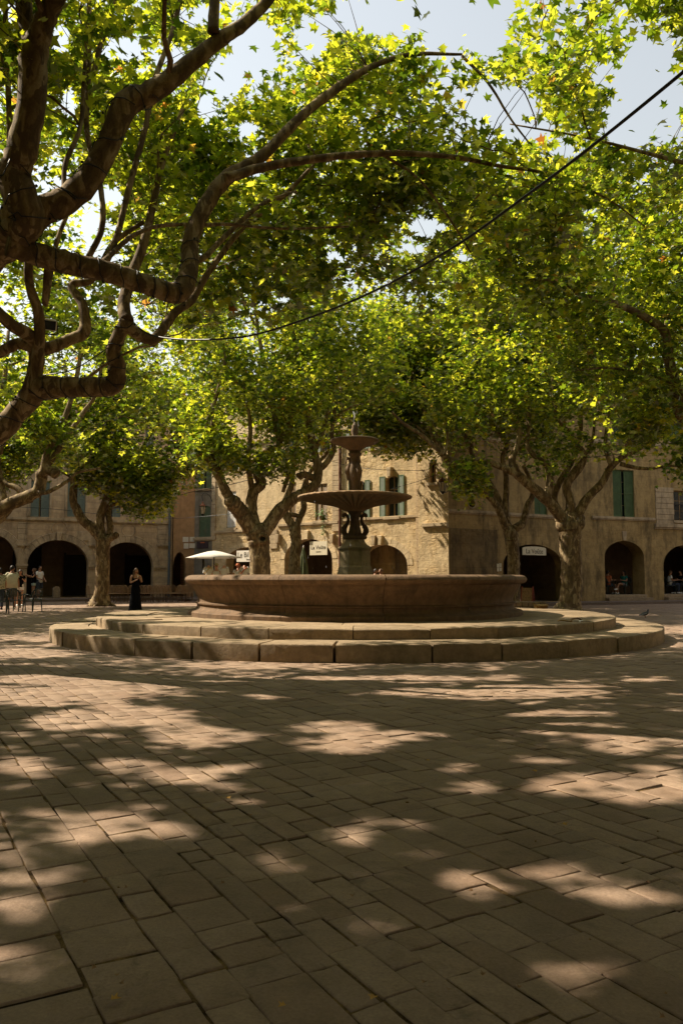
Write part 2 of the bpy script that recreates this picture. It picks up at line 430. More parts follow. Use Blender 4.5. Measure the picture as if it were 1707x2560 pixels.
def leaf_mat(name, seed_shift=0.0, dry=.02):
    k = NT(name)
    g = k.n('ShaderNodeNewGeometry'); rnd = g.outputs['Random Per Island']
    r2 = k.math('FRACT', k.math('MULTIPLY_ADD', rnd, 17.31, seed_shift))
    v = k.coord(); big = k.noise(v, .8, 3)
    refl = k.ramp(rnd, [(0, (.030, .055, .012)), (.5, (.050, .085, .018)), (1, (.085, .12, .028))])
    trans = k.ramp(r2, [(0, (.09, .16, .009)), (.38, (.27, .38, .015)), (.74, (.76, .80, .032)), (1 - dry, (.95, .90, .08)), (1, (.55, .20, .04))])
    trans = k.mix(1.0, trans, k.ramp(big, [(.3, (.75, .85, .8)), (.7, (1.15, 1.05, 1.0))]), 'MULTIPLY')
    d = k.n('ShaderNodeBsdfDiffuse'); k.l(refl, d.inputs[0])
    t = k.n('ShaderNodeBsdfTranslucent'); k.l(trans, t.inputs[0])
    m1 = k.n('ShaderNodeMixShader'); m1.inputs[0].default_value = .64; k.l(d.outputs[0], m1.inputs[1]); k.l(t.outputs[0], m1.inputs[2])
    gl = k.n('ShaderNodeBsdfGlossy'); gl.inputs['Roughness'].default_value = .38; gl.inputs[0].default_value = (1, 1, .95, 1)
    lw = k.n('ShaderNodeLayerWeight'); lw.inputs[0].default_value = .25
    m2 = k.n('ShaderNodeMixShader'); k.l(k.math('MULTIPLY_ADD', lw.outputs['Fresnel'], .16, .012), m2.inputs[0])
    k.l(m1.outputs[0], m2.inputs[1]); k.l(gl.outputs[0], m2.inputs[2])
    k.l(m2.outputs[0], k.out.inputs[0])
    return k.m
M_leaf = leaf_mat('plane_tree_leaf')
FC = (0.33, 19.65)                    # centre of the fountain
# ------------------------------------------------------------------ ground and paving
def joint_sand():
    k = NT('sandy_joint_grit'); v = k.coord(); a = k.noise(v, 3.5, 5, .7); f = k.noise(v, 120, 3, .7)
    col = k.ramp(a, [(.40, (.03, .02, .013)), (.50, (.13, .085, .042)), (.62, (.27, .18, .085))])
    col = k.mix(1.0, col, k.ramp(f, [(.3, (.6, .6, .6)), (.7, (1.25, 1.2, 1.1))]), 'MULTIPLY')
    return k.finish(col, .95, k.bump(k.math('ADD', a, f), 1.0, .01), 0, .1)
g = MB(); g.add([(-400, -100, -.007), (400, -100, -.007), (400, 700, -.007), (-400, 700, -.007)], [(0, 1, 2, 3)])
tag(g.build('ground', joint_sand()), kind='structure')

def make_paving():
    r = random.Random(5); m = MB()
    d = Vector((-0.5, 0.866)); e = Vector((0.866, 0.5))            # rows run away to the left
    def P(u, v): return (d.x * u + e.x * v, d.y * u + e.y * v)
    v = -16.0
    while v < 48:
        w = r.choice((.13, .16, .18, .20, .23, .28))
        if v > 30: w *= 1.1
        u = -12 - r.random()
        while u < 62:
            L = r.uniform(.14, .36) if r.random() < .85 else r.uniform(.34, .55)
            cx, cy = P(u + L / 2, v + w / 2)
            if 1.2 < cy < 50 and abs(cx - .3) < .47 * cy + 2.6 and (cx - FC[0]) ** 2 + (cy - FC[1]) ** 2 > 6.6 ** 2:
                gp = r.choice((.0015, .0025, .0035, .005, .009)); z = r.gauss(0, .0018)
                tx, ty = r.gauss(0, .005), r.gauss(0, .005)
                
                us = (u + gp, u + L / 2, u + L - gp); vs_ = (v + gp, v + w / 2, v + w - gp)
                ring = [(us[0], vs_[0]), (us[1], vs_[0]), (us[2], vs_[0]), (us[2], vs_[1]), (us[2], vs_[2]), (us[1], vs_[2]), (us[0], vs_[2]), (us[0], vs_[1])]
                ring = [(a + r.uniform(-.006, .006), b + r.uniform(-.004, .004)) for a, b in ring]
                rt = r.gauss(0, .010); o1, o2 = r.gauss(0, .0035), r.gauss(0, .0035)
                ring = [(a - rt * (b - v - w / 2) + o1, b + rt * (a - u - L / 2) + o2) for a, b in ring]
                mu, mv = u + L / 2, v + w / 2; bev = r.uniform(.003, .008); vs = []
                for (ins, dz) in ((0, -.035), (0, -bev * .8), (bev * .45, -bev * .22), (bev * 1.3, 0)):
                    for a, b in ring:
                        da, db = mu - a, mv - b; ln = math.hypot(da, db)
                        ca = ins if ln > 0 else 0
                        aa = a + math.copysign(min(ca, abs(da)), da) if abs(da) > .01 else a
                        bb = b + math.copysign(min(ca, abs(db)), db) if abs(db) > .01 else b
                        x, y = P(aa, bb)
                        vs.append((x, y, z + dz + tx * (a - mu) + ty * (b - mv)))
                fs = []
                for k in range(3):
                    for i in range(8):
                        j = (i + 1) % 8; fs.append((k * 8 + i, k * 8 + j, k * 8 + 8 + j, k * 8 + 8 + i))
                fs.append(tuple(range(24, 32)))
                m.add(vs, fs)
            u += L
        v += w
    o = m.build('stone_paving', M_paving, recalc=False)
    n = len(o.data.polygons); o.data.polygons.foreach_set('use_smooth', [True] * n)
    o.data.set_sharp_from_angle(angle=math.radians(70))
    return tag(o, kind='structure')
make_paving()

def pavement():                                              # raised walk along the house fronts
    pts = [(-34, 36.5), (-19.2, 42.0), (-10.2, 46.2), (-7.6, 43.6), (3.6, 33.6), (6.0, 35.6), (22, 42.8), (34, 48)]
    m = MB(); n = len(pts)
    top = [(x, y, .12) for x, y in pts]; bot = [(x, y, -.05) for x, y in pts]; back = [(x, 75, .12) for x, y in pts]
    m.add(top + bot + back, [(i, i + 1, 2 * n + i + 1, 2 * n + i) for i in range(n - 1)] + [(n + i, n + i + 1, i + 1, i) for i in range(n - 1)])
    return tag(m.build('pavement', M_walk), kind='structure')
M_walk = stone('walk_paving', (.17, .125, .10), (.13, .095, .075), (.21, .16, .125), None)
pavement()

# ------------------------------------------------------------------ fountain
def wedge(m, r0, r1, a0, a1, z0, z1, r, seg=5, bev=.022):
    """one block of a round step, its upper edge worn round"""
    dz = r.gauss(0, .006); tilt = r.gauss(0, .006); r1 += r.gauss(0, .008)
    prof = [(r0, z0), (r1, z0), (r1, z1 - bev * 1.2), (r1 - bev * .3, z1 - bev * .35), (r1 - bev * 1.1, z1), (r0, z1)]
    vs = []
    for k in range(seg + 1):
        a = a0 + (a1 - a0) * k / seg
        wob = r.gauss(0, .003)
        for (rr, z) in prof:
            ed = .006 if (k in (0, seg) and z > z0 + .05) else 0
            vs.append((FC[0] + (rr + wob * (rr > r0)) * math.cos(a), FC[1] + (rr + wob * (rr > r0)) * math.sin(a), z + (dz + tilt * (k / seg - .5) - ed if z > z0 + .01 else 0)))
    n = len(prof); fs = []
    for k in range(seg):
        for i in range(n):
            j = (i + 1) % n; fs.append((k * n + i, k * n + j, (k + 1) * n + j, (k + 1) * n + i))
    fs.append(tuple(range(n))[::-1]); fs.append(tuple(seg * n + i for i in range(n)))
    m.add(vs, fs)

def make_fountain():
    r = random.Random(3)
    ft = thing('fountain', 'large round stone fountain with two tiered bowls, on two circular steps', 'fountain', (0, 0, 0))
    def ringstep(name, spec):
        m = MB()
        for (r0, r1, z0, z1, n, off) in spec:
            cuts = [off + (k + r.uniform(-.12, .12)) * 2 * PI / n for k in range(n)]
            for k in range(n):
                gp = r.choice((.0012, .0015, .002, .0035)); a1 = cuts[(k + 1) % n] + (2 * PI if k == n - 1 else 0)
                wedge(m, r0, r1, cuts[k] + gp, a1 - gp, z0, z1, r)
        return m.build(name, M_step, ft, angle=50)
    ringstep('lower_step', [(6.22, 7.02, -.03, .285, 34, .05), (5.6, 6.20, -.03, .283, 30, .1)])
    ringstep('upper_step', [(4.95, 6.04, .24, .47, 27, .02), (3.6, 4.93, .24, .466, 22, .1)])
    m = MB(); m.lathe([(6.9, -.03), (6.9, .22), (5.9, .262), (5.9, .42), (3.0, .44)], 96, FC); m.build('step_core', M_mortar, ft)
    prof = [(3.5, .44), (4.02, .44), (4.02, .55), (3.99, .575), (3.90, .59), (3.84, .62), (3.81, .66), (3.81, .72), (3.85, .735), (3.85, .765), (3.80, .78), (3.79, .84), (3.82, .92), (3.87, 1.0),
            (3.93, 1.08), (3.965, 1.14), (3.97, 1.18), (3.99, 1.195), (4.05, 1.205), (4.10, 1.24), (4.12, 1.29), (4.10, 1.34), (4.05, 1.375), (3.98, 1.392), (3.84, 1.395), (3.75, 1.36), (3.70, 1.28), (3.68, .8)]
    m = MB(); nb = 12
    for k in range(nb):
        a0 = k * 2 * PI / nb + .13; dr = r.gauss(0, .003)
        m.lathe([(a + dr, b) for a, b in prof], 14, FC, a0=a0 + .0016, a1=a0 + 2 * PI / nb - .0016)
    m.build('basin', M_basin, ft, angle=40)
    m = MB(); m.lathe([(3.69, 1.16), (.2, 1.161)], 64, FC, closed=True)
    k = NT('fountain_water'); nb_ = k.bump(k.noise(k.coord(), 9, 3), .4, .02)
    k.finish((.012, .02, .016), .06, nb_, 0, .6); m.build('water', MATS['fountain_water'], ft)
    m = MB(); m.lathe([(.56, .8), (.56, 1.30), (.53, 1.36), (.47, 1.40), (.455, 1.50), (.435, 1.58), (.405, 1.62), (.40, 1.98), (.42, 2.01), (.445, 2.035), (.445, 2.075), (.40, 2.09), (.33, 2.13), (.27, 2.20), (.24, 2.28)], 8, FC, a0=PI / 8, a1=2 * PI + PI / 8)
    m.build('pedestal', M_pedestal, ft, bevel=.012)
    # carved stem with four scroll consoles
    m = MB(); m.lathe([(.27, 2.27), (.30, 2.30), (.30, 2.345), (.25, 2.365), (.17, 2.42), (.15, 2.5), (.12, 2.62), (.11, 2.75), (.12, 2.86), (.17, 2.93), (.20, 2.965)], 24, FC)
    m.build('stem', M_castiron, ft, smooth=True)
    m = MB()
    for q in range(4):
        a = q * PI / 2 + .08
        pth = [(.17, 2.37), (.235, 2.40), (.275, 2.46), (.27, 2.54), (.215, 2.62), (.175, 2.70), (.165, 2.78), (.19, 2.85), (.245, 2.885), (.285, 2.87), (.275, 2.835), (.25, 2.845)]
        rr = [.05, .065, .07, .062, .045, .04, .038, .04, .042, .036, .028, .02]
        m.tube(catmull([(FC[0] + p * math.cos(a), FC[1] + p * math.sin(a), z) for p, z in pth], 3), [x for x in rr[:-1] for _ in range(3)] + [rr[-1]], 8)
    m.build('scroll_console', M_castiron, ft, smooth=True)
    # large fluted bowl
    def bowl(name, prof, n, nf, amp, mat, rim):
        m = MB(); L = len(prof); vs = []
        for i, (rr, z, fl) in enumerate(prof):
            for k in range(n):
                a = 2 * PI * k / n
                c = abs(math.cos(nf * a / 2))
                ra = rr + (rim * math.cos(nf * 1.0 * a) if fl == 2 else 0)
                za = z + (amp * (1 - c) * (rr / prof[rim_i][0]) ** .5 if fl == 1 else 0)
                vs.append((FC[0] + ra * math.cos(a), FC[1] + ra * math.sin(a), za))
        fs = [(i * n + k, i * n + (k + 1) % n, (i + 1) * n + (k + 1) % n, (i + 1) * n + k) for i in range(L - 1) for k in range(n)]
        fs += [tuple(range(n))[::-1], tuple((L - 1) * n + k for k in range(n))]
        m.add(vs, fs); return m.build(name, mat, ft, angle=60)
    rim_i = 7
    bowl('large_bowl', [(.15, 2.95, 0), (.24, 2.975, 0), (.30, 3.0, 1), (.42, 3.055, 1), (.56, 3.10, 1), (.85, 3.155, 1), (1.08, 3.195, 1), (1.28, 3.235, 1), (1.33, 3.262, 0), (1.365, 3.27, 0), (1.40, 3.285, 2), (1.412, 3.308, 2), (1.40, 3.332, 2), (1.36, 3.34, 0), (1.30, 3.33, 0), (.8, 3.30, 0), (.12, 3.28, 0)], 360, 40, .10, [M_rustbowl], .008)
    m = MB(); m.lathe([(.15, 3.26), (.16, 3.36), (.125, 3.40), (.11, 3.55), (.135, 3.7), (.165, 3.85), (.175, 3.98), (.14, 4.10), (.115, 4.2), (.12, 4.33), (.155, 4.37), (.165, 4.41), (.13, 4.44), (.14, 4.47), (.11, 4.50)], 20, FC, fn=lambda rr, z, a: rr * (1 + .08 * math.cos(6 * a + z * 3)))
    m.build('figure_column', M_castiron, ft, smooth=True)
    for q in range(3):
        a = PI + q * 2 * PI / 3 + .1; ca, sa = math.cos(a), math.sin(a)
        def T(p, z, s=0): return (FC[0] + p * ca - s * sa, FC[1] + p * sa + s * ca, z)
        m = MB()
        m.tube(catmull([T(.10, 3.36), T(.125, 3.6), T(.15, 3.78), T(.17, 3.92), T(.15, 4.06), T(.12, 4.16), T(.135, 4.26), T(.165, 4.29), T(.20, 4.25), T(.235, 4.14)], 3),
               [x for x in (.018, .02, .05, .075, .06, .032, .028, .034, .018) for _ in range(3)] + [.004], 8)
        m.tube([T(.12, 3.36, .05), T(.14, 3.75, .04)], [.014, .03], 6)
        m.build('heron_figure', M_castiron, ft, smooth=True)
    m = MB(); m.lathe([(.10, 4.46), (.15, 4.49), (.24, 4.55), (.40, 4.62), (.52, 4.665), (.58, 4.69), (.605, 4.715), (.61, 4.74), (.59, 4.757), (.55, 4.745), (.3, 4.72), (.08, 4.70)], 80, FC, fn=lambda rr, z, a: rr + (.010 * abs(math.cos(14 * a)) if z < 4.68 else 0))
    m.build('small_bowl', M_castiron, ft, angle=50)
    m = MB(); m.lathe([(.09, 4.69), (.10, 4.74), (.07, 4.78), (.065, 4.88), (.085, 4.96), (.09, 5.02), (.06, 5.07), (.075, 5.10), (.045, 5.14), (.03, 5.18), (.012, 5.2)], 16, FC, fn=lambda rr, z, a: rr * (1 + .12 * math.cos(6 * a)))
    m.build('finial', M_castiron, ft, smooth=True)
    k = NT('falling_water'); b = k.n('ShaderNodeBsdfPrincipled'); b.inputs['Base Color'].default_value = (.85, .87, .9, 1); b.inputs['Roughness'].default_value = .1
    tr = k.n('ShaderNodeBsdfTransparent'); mx = k.n('ShaderNodeMixShader'); mx.inputs[0].default_value = .45
    k.l(tr.outputs[0], mx.inputs[1]); k.l(b.outputs[0], mx.inputs[2]); k.l(mx.outputs[0], k.out.inputs[0])
    m = MB()
    for q in range(14):
        a = r.uniform(0, 2 * PI); t0 = r.uniform(0, .5); sp = r.uniform(.05, .16)
        pts = []
        for s_ in range(3):
            t = t0 + s_ * .05; pts.append((FC[0] + sp * t * 2 * math.cos(a), FC[1] + sp * t * 2 * math.sin(a), 5.2 + 2.6 * t - 4.9 * t * t * 1.2))
        m.tube(pts, [.002, .005, .002], 4)
    for q in range(60):
        a = r.uniform(0, 2 * PI); rr = 1.36 + r.uniform(0, .06); z = r.uniform(1.3, 3.2)
        if q > 34: rr = .60; z = r.uniform(3.5, 4.7)
        x, y = FC[0] + rr * math.cos(a), FC[1] + rr * math.sin(a)
        m.tube([(x, y, z), (x, y, z - r.uniform(.03, .12))], [.003, .004], 4)
    m.build('falling_water', k.m, ft)['kind'] = 'stuff'
    return ft
make_fountain()
# bits lying on the upper step at the right
def litter():
    r = random.Random(8)
    for i, (dx, dy, L, lab) in enumerate([(1322, 1427, .20, 'curled tan bark strip standing on edge on the upper step, the tallest of the litter'),
                                          (1296, 1430, .26, 'flat dark bark flake on the upper step, left of the curled bark strip'),
                                          (1345, 1431, .24, 'long pale bark flake on the upper step, right of the curled bark strip')]):
        p = ground(dx, dy, .475); m = MB(); n = 8; vs = []
        for k in range(n + 1):
            t = k / n
            for j in range(5):
                s = (j - 2) / 2 * .045
                cz = (.045 * (1 - (2 * t - 1) ** 2) if i == 0 else .015 + .01 * math.sin(t * 5)) + .02 * abs(s) / .045 + .006
                vs.append((p.x + (t - .5) * L, p.y + s * 1.5, p.z + cz))
        m.add(vs, [(a * 5 + b, a * 5 + b + 1, a * 5 + b + 6, a * 5 + b + 5) for a in range(n) for b in range(4)])
        o = m.build('bark_flake', [M_bark_dry, M_card, M_paper][i], recalc=False)
        sd = o.modifiers.new('Solidify', 'SOLIDIFY'); sd.thickness = .006
        tag(o, lab, 'bark flake', 'bark flakes on the fountain step')
litter()

# ------------------------------------------------------------------ house fronts
class Front:
    def __init__(s, name, label, A, B, H, mat, z0=-.2, depth=8.0, T=.5, roof=True):
        s.A, s.B = Vector(A), Vector(B); s.L = (s.B - s.A).length; s.d = (s.B - s.A) / s.L; s.nrm = Vector((-s.d.y, s.d.x))
        s.root = thing(name, label, 'building', (A[0], A[1], 0), math.atan2(s.d.y, s.d.x))
        s.H, s.mat, s.z0, s.T, s.depth = H, mat, z0, T, depth; s.holes = []; s.roof = roof
    def uv(s, p):
        v = ray(*p); q = s.A.dot(s.nrm) / (v[0] * s.nrm.x + v[1] * s.nrm.y)
        w = Vector((v[0] * q, v[1] * q)); return ((w - s.A).dot(s.d), EYE + v[2] * q)
    def inside(s, dx, depth):      # the point on a line `depth` behind the wall that shows at column dx
        v = ray(dx, 1340); A2 = s.A + s.nrm * depth; q = A2.dot(s.nrm) / (v[0] * s.nrm.x + v[1] * s.nrm.y)
        return Vector((v[0] * q, v[1] * q))
    def box(s, name, mat, u0, u1, y0, y1, z0, z1, parent=None, bevel=0):
        m = MB(); m.box(u0, u1, y0, y1, z0, z1); return m.build(name, mat, parent or s.root, bevel=bevel)
    def arch(s, xl, xr, yspring, ytop, base=.15, flat=False, n=20, yr=None):
        u0 = s.uv((xl, yspring))[0]; u1 = s.uv((xr, yspring))[0]
        v1 = s.uv(((xl + xr) / 2, yspring))[1]; vt = s.uv(((xl + xr) / 2, ytop))[1]
        c, rx, ry = (u0 + u1) / 2, (u1 - u0) / 2, vt - v1
        pl = [(u0, base), (u1, base)] + [(c + rx * math.cos(PI * k / n), v1 + ry * math.sin(PI * k / n)) for k in range(n + 1)]
        s.holes.append(pl); return (u0, u1, base, v1, vt)
    def rect(s, x0, y0, x1, y1, arched=0):
        u0, va = s.uv((x0, y0)); u1 = s.uv((x1, y0))[0]; vb = s.uv(((x0 + x1) / 2, y1))[1]; va = s.uv(((x0 + x1) / 2, y0))[1]
        return (u0, u1, vb, va)
    def window(s, x0, y0, x1, y1, rise=0, shutters=None, shmat=None, frame=None, sill=True, open_side=(1, 1), pane=True, rail=False, inset=.18, label=None, sillmat=None):
        u0, u1, v0, v1 = s.rect(x0, y0, x1, y1)
        w = u1 - u0; n = 8
        if rise:
            pl = [(u0, v0), (u1, v0)] + [((u0 + u1) / 2 + w / 2 * math.cos(PI * k / n), v1 - rise * w + rise * w * math.sin(PI * k / n)) for k in range(n + 1)]
        else: pl = [(u0, v0), (u1, v0), (u1, v1), (u0, v1)]
        s.holes.append(pl)
        frame = frame or M_sh_brown
        m = MB(); t = .05; y0_, y1_ = inset, inset + .06
        m.box(u0 - .01, u0 + t, y0_, y1_, v0, v1); m.box(u1 - t, u1 + .01, y0_, y1_, v0, v1)
        m.box(u0 + t, u1 - t, y0_, y1_, v1 - t, v1 + .01); m.box(u0 + t, u1 - t, y0_, y1_, v0 - .01, v0 + t)
        m.box((u0 + u1) / 2 - t / 2, (u0 + u1) / 2 + t / 2, y0_ + .005, y1_ - .005, v0 + t, v1 - t)
        nb = max(2, int((v1 - v0) / .5))
        for k in range(1, nb):
            z = v0 + (v1 - v0) * k / nb; m.box(u0 + t, (u0 + u1) / 2 - t / 2, y0_ + .015, y1_ - .015, z - .014, z + .014); m.box((u0 + u1) / 2 + t / 2, u1 - t, y0_ + .015, y1_ - .015, z - .014, z + .014)
        wn = m.build('window', frame, s.root, bevel=0)
        if label: wn['label'] = label
        if pane: s.box('pane', M_glass, u0 - .01, u1 + .01, y0_ + .03, y0_ + .034, v0 - .01, v1 + .01, wn)
        if sill: s.box('sill', sillmat or M_trim, u0 - .12, u1 + .12, -.10, .12, v0 - .14, v0 - .003, wn, bevel=.012)
        def leaf(a, b, ya, yb, z0_, z1_):
            m = MB(); st = .05
            m.box(a, a + st, ya, yb, z0_, z1_); m.box(b - st, b, ya, yb, z0_, z1_)
            for zz in (z0_, (z0_ + z1_) / 2 - st / 2, z1_ - st): m.box(a + st, b - st, ya + .002, yb - .002, zz, zz + st)
            k = z0_ + st
            while k < z1_ - st - .03:
                m.add([(a + st, ya + .004, k), (b - st, ya + .004, k), (b - st, yb - .006, k + .055), (a + st, yb - .006, k + .055)], [(0, 1, 2, 3)]); k += .05
            return m.build('shutter', shmat, wn, recalc=False)
        if shutters == 'half':        # leaves folded into the opening, a dark slot between
            g_ = w * .12
            leaf(u0 + .01, (u0 + u1) / 2 - g_ / 2, .06, .10, v0 + .01, v1 - .01); leaf((u0 + u1) / 2 + g_ / 2, u1 - .01, .06, .10, v0 + .01, v1 - .01)
        elif shutters == 'closed':
            leaf(u0 + .01, (u0 + u1) / 2 - .006, .05, .09, v0 + .01, v1 - .01); leaf((u0 + u1) / 2 + .006, u1 - .01, .05, .09, v0 + .01, v1 - .01)
        elif shutters == 'open':
            if open_side[0]: leaf(u0 - w * .5, u0 - .02, -.06, -.02, v0, v1)
            if open_side[1]: leaf(u1 + .02, u1 + w * .5, -.06, -.02, v0, v1)
        elif shutters == 'ajar':      # left flat on the wall, right standing out
            leaf(u0 - w * .5, u0 - .02, -.06, -.02, v0, v1)
            m = MB(); m.box(u1, u1 + .04, -w * .5, -.01, v0, v1); m.build('shutter', shmat, wn)
        if rail:
            m = MB(); m.box(u0 - .02, u1 + .02, -.07, -.04, v0 + .85, v0 + .89); m.box(u0 - .02, u1 + .02, -.07, -.04, v0 + .08, v0 + .11)
            q = u0
            while q < u1: m.box(q, q + .014, -.062, -.048, v0 + .1, v0 + .86); q += .10
            m.build('railing', M_iron, wn)
        return (u0, u1, v0, v1)
    def string(s, pa, pb, h=.14, dep=.09, mat=None, name='string_course'):
        u0, va = s.uv(pa); u1, vb = s.uv(pb); v = (va + vb) / 2
        m = MB(); m.box(u0, u1, -dep, .05, v - h / 2, v + h / 2); m.box(u0, u1, -dep * .55, .04, v - h / 2 - h * .45, v - h / 2 - .002)
        return m.build(name, mat or M_trim, s.root, bevel=.01)
    def archivolt(s, a, wid=.32, dep=.05, nb=17, mat=None, key=True, hood=True):
        u0, u1, base, v1, vt = a; c, rx, ry = (u0 + u1) / 2, (u1 - u0) / 2, vt - v1; m = MB()
        for k in range(nb):
            t0 = PI * k / nb + .006; t1 = PI * (k + 1) / nb - .006
            q = []
            for t in (t0, (t0 + t1) / 2, t1): q.append((c + (rx - .004) * math.cos(t), v1 + (ry - .004) * math.sin(t)))
            for t in (t1, (t0 + t1) / 2, t0): q.append((c + (rx + wid) * math.cos(t), v1 + (ry + wid) * math.sin(t)))
            m.prism(q, -dep - R.uniform(0, .006), .03)
        m.build('arch_voussoirs', mat or M_trim, s.root, bevel=.006)
        if hood:
          m = MB(); m.tube([(c + (rx + wid + .03) * math.cos(PI * k / 30), -.03, v1 + (ry + wid + .03) * math.sin(PI * k / 30)) for k in range(31)], .035, 6)
          m.build('hood_mould', mat or M_trim, s.root, smooth=True)
        if key:
            m = MB(); m.prism([(c - .10, vt - .03), (c + .10, vt - .03), (c + .15, vt + wid + .10), (c - .15, vt + wid + .10)], -dep - .14, .02); m.build('keystone', mat or M_trim, s.root, bevel=.02)
    def pilaster(s, x0, x1, y0, y1, dep=.06, mat=None, course=.30, name='pilaster'):
        u0, va = s.uv((x0, y0)); u1, _ = s.uv((x1, y0)); vb = s.uv(((x0 + x1) / 2, y1))[1]; va = s.uv(((x0 + x1) / 2, y0))[1]
        m = MB(); z = vb
        while z < va - .05:
            z2 = min(z + course, va); m.box(u0 + R.uniform(-.015, .015), u1 + R.uniform(-.015, .015), -dep - R.uniform(0, .008), .04, z, z2 - .016); z = z2
        return m.build(name, mat or M_trim, s.root, bevel=.01)
    def impost(s, x0, x1, y, h=.16, dep=.1, mat=None):
        u0, v = s.uv((x0, y)); u1 = s.uv((x1, y))[0]
        m = MB(); m.box(u0, u1, -dep, .3, v - h * .35, v + h * .5); m.box(u0 + .04, u1 - .04, -dep * .6, .3, v - h, v - h * .35 - .002); return m.build('impost', mat or M_trim, s.root, bevel=.012)
    def medallion(s, x, y, r):
        u, v = s.uv((x, y)); m = MB()
        m.tube([(u + r * math.cos(2 * PI * k / 28), -.03, v + r * math.sin(2 * PI * k / 28)) for k in range(29)], .03, 6); m.build('medallion', M_trim, s.root, smooth=True)
    def pipe(s, x, y0, y1, mat, r=.055, dep=.10):
        u, va = s.uv((x, y0)); vb = s.uv((x, y1))[1]; m = MB()
        m.tube([(u, -dep, vb), (u, -dep, va)], r, 10)
        z = vb + .6
        while z < va: m.tube([(u, -dep, z), (u, -dep, z + .05)], r * 1.25, 10); z += 1.9
        return m.build('downpipe', mat, s.root, smooth=False, angle=40)
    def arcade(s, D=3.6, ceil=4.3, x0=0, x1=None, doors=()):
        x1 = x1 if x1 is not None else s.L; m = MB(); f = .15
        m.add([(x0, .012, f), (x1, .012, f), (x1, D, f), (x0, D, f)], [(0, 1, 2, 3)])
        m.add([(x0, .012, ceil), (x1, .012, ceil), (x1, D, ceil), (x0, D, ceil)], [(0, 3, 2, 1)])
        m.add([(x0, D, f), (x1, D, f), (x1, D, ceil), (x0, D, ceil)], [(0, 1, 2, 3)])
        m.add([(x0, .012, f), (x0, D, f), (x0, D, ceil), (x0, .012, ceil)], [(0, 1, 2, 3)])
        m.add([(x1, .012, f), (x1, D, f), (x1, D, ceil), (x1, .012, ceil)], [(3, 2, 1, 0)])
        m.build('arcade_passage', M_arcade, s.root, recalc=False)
        for (a, b, h) in doors:
            m = MB(); m.box(a, b, D - .08, D - .01, f, f + h); m.box(a - .12, a - .003, D - .14, D - .01, f, f + h + .12); m.box(b + .003, b + .12, D - .14, D - .01, f, f + h + .12); m.build('door', M_dark, s.root)
    def build(s):
        L, H, z0 = s.L, s.H, s.z0
        vs = [(0, z0), (L, z0), (L, H), (0, H)]; es = [(0, 1), (1, 2), (2, 3), (3, 0)]
        for h in s.holes:
            b = len(vs); vs += h; es += [(b + i, b + (i + 1) % len(h)) for i in range(len(h))]
        r = delaunay_2d_cdt([Vector(v) for v in vs], es, [], 0, 1e-5)
        V, F = r[0], r[2]
        def inside(p, pl):
            c = False; j = len(pl) - 1
            for i in range(len(pl)):
                xi, yi = pl[i]; xj, yj = pl[j]
                if (yi > p[1]) != (yj > p[1]) and p[0] < (xj - xi) * (p[1] - yi) / (yj - yi) + xi: c = not c
                j = i
            return c
        m = MB(); fs = []
        for f in F:
            cx = sum(V[i][0] for i in f) / 3; cy = sum(V[i][1] for i in f) / 3
            if not any(inside((cx, cy), h) for h in s.holes): fs.append(tuple(f))
        m.add([(v[0], 0, v[1]) for v in V], fs)
        for h in s.holes:
            n = len(h); m.add([(a, 0, b) for a, b in h] + [(a, s.T, b) for a, b in h], [(i, (i + 1) % n, (i + 1) % n + n, i + n) for i in range(n)])
        D = s.depth
        m.add([(0, 0, z0), (0, D, z0), (0, D, H), (0, D / 2, H + 1.3), (0, 0, H)], [(0, 1, 2, 3, 4)])
        m.add([(L, 0, z0), (L, D, z0), (L, D, H), (L, D / 2, H + 1.3), (L, 0, H)], [(4, 3, 2, 1, 0)])
        m.add([(0, D, z0), (L, D, z0), (L, D, H), (0, D, H)], [(3, 2, 1, 0)])
        m.build('wall', s.mat, s.root, recalc=False)
        if s.roof:
            m = MB(); hD = D / 2
            m.add([(-.05, -.45, H - .1), (L + .05, -.45, H - .1), (L + .05, hD, H + 1.45), (-.05, hD, H + 1.45), (L + .05, D + .45, H - .1), (-.05, D + .45, H - .1)], [(0, 1, 2, 3), (3, 2, 4, 5)])
            q = 0.0
            while q < L: m.tube([(q, -.5, H - .09), (q, hD, H + 1.46)], .08, 5); q += .24
            m.build('roof', M_tile, s.root, recalc=False)
            s.box('eaves', M_trim, 0, L, -.32, -.002, H - .34, H - .18, bevel=.02)
        return s.root

# A: arcaded ashlar house on the left
dA = (Vector((-10.5, 49.5)) - Vector((-19.3, 45))).normalized()
A0 = Vector((-19.3, 45)) - dA * 9.0
fa = Front('arcaded_house', 'long pale ashlar house over round arches with medallions, at the left side of the square', A0, (-10.5, 49.5), 12.2, M_ashlar)
for (xl, xr, yt, ys) in ((-74, 40, 1228, 1296), (63, 203, 1240, 1298), (231, 352, 1245, 1302)):
    a = fa.arch(xl, xr, ys, yt); fa.archivolt(a, .36, key=(xl == 63))
fa.arch(-250, -95, 1294, 1222)
for (xl, xr, ys) in ((38, 65, 1298), (203, 232, 1300), (352, 378, 1302)): fa.impost(xl, xr, ys)
for (xl, xr) in ((42, 65), (205, 227), (362, 390)): fa.pilaster(xl, xr, 1198, 1250, .05)
for (xl, xr) in ((40, 67), (203, 229), (360, 392)): fa.impost(xl, xr, 1252, .12, .13)
fa.string((-220, 1186), (392, 1198), .14, .12)
fa.medallion(137.5, 1214, .42); fa.medallion(296, 1217, .40)
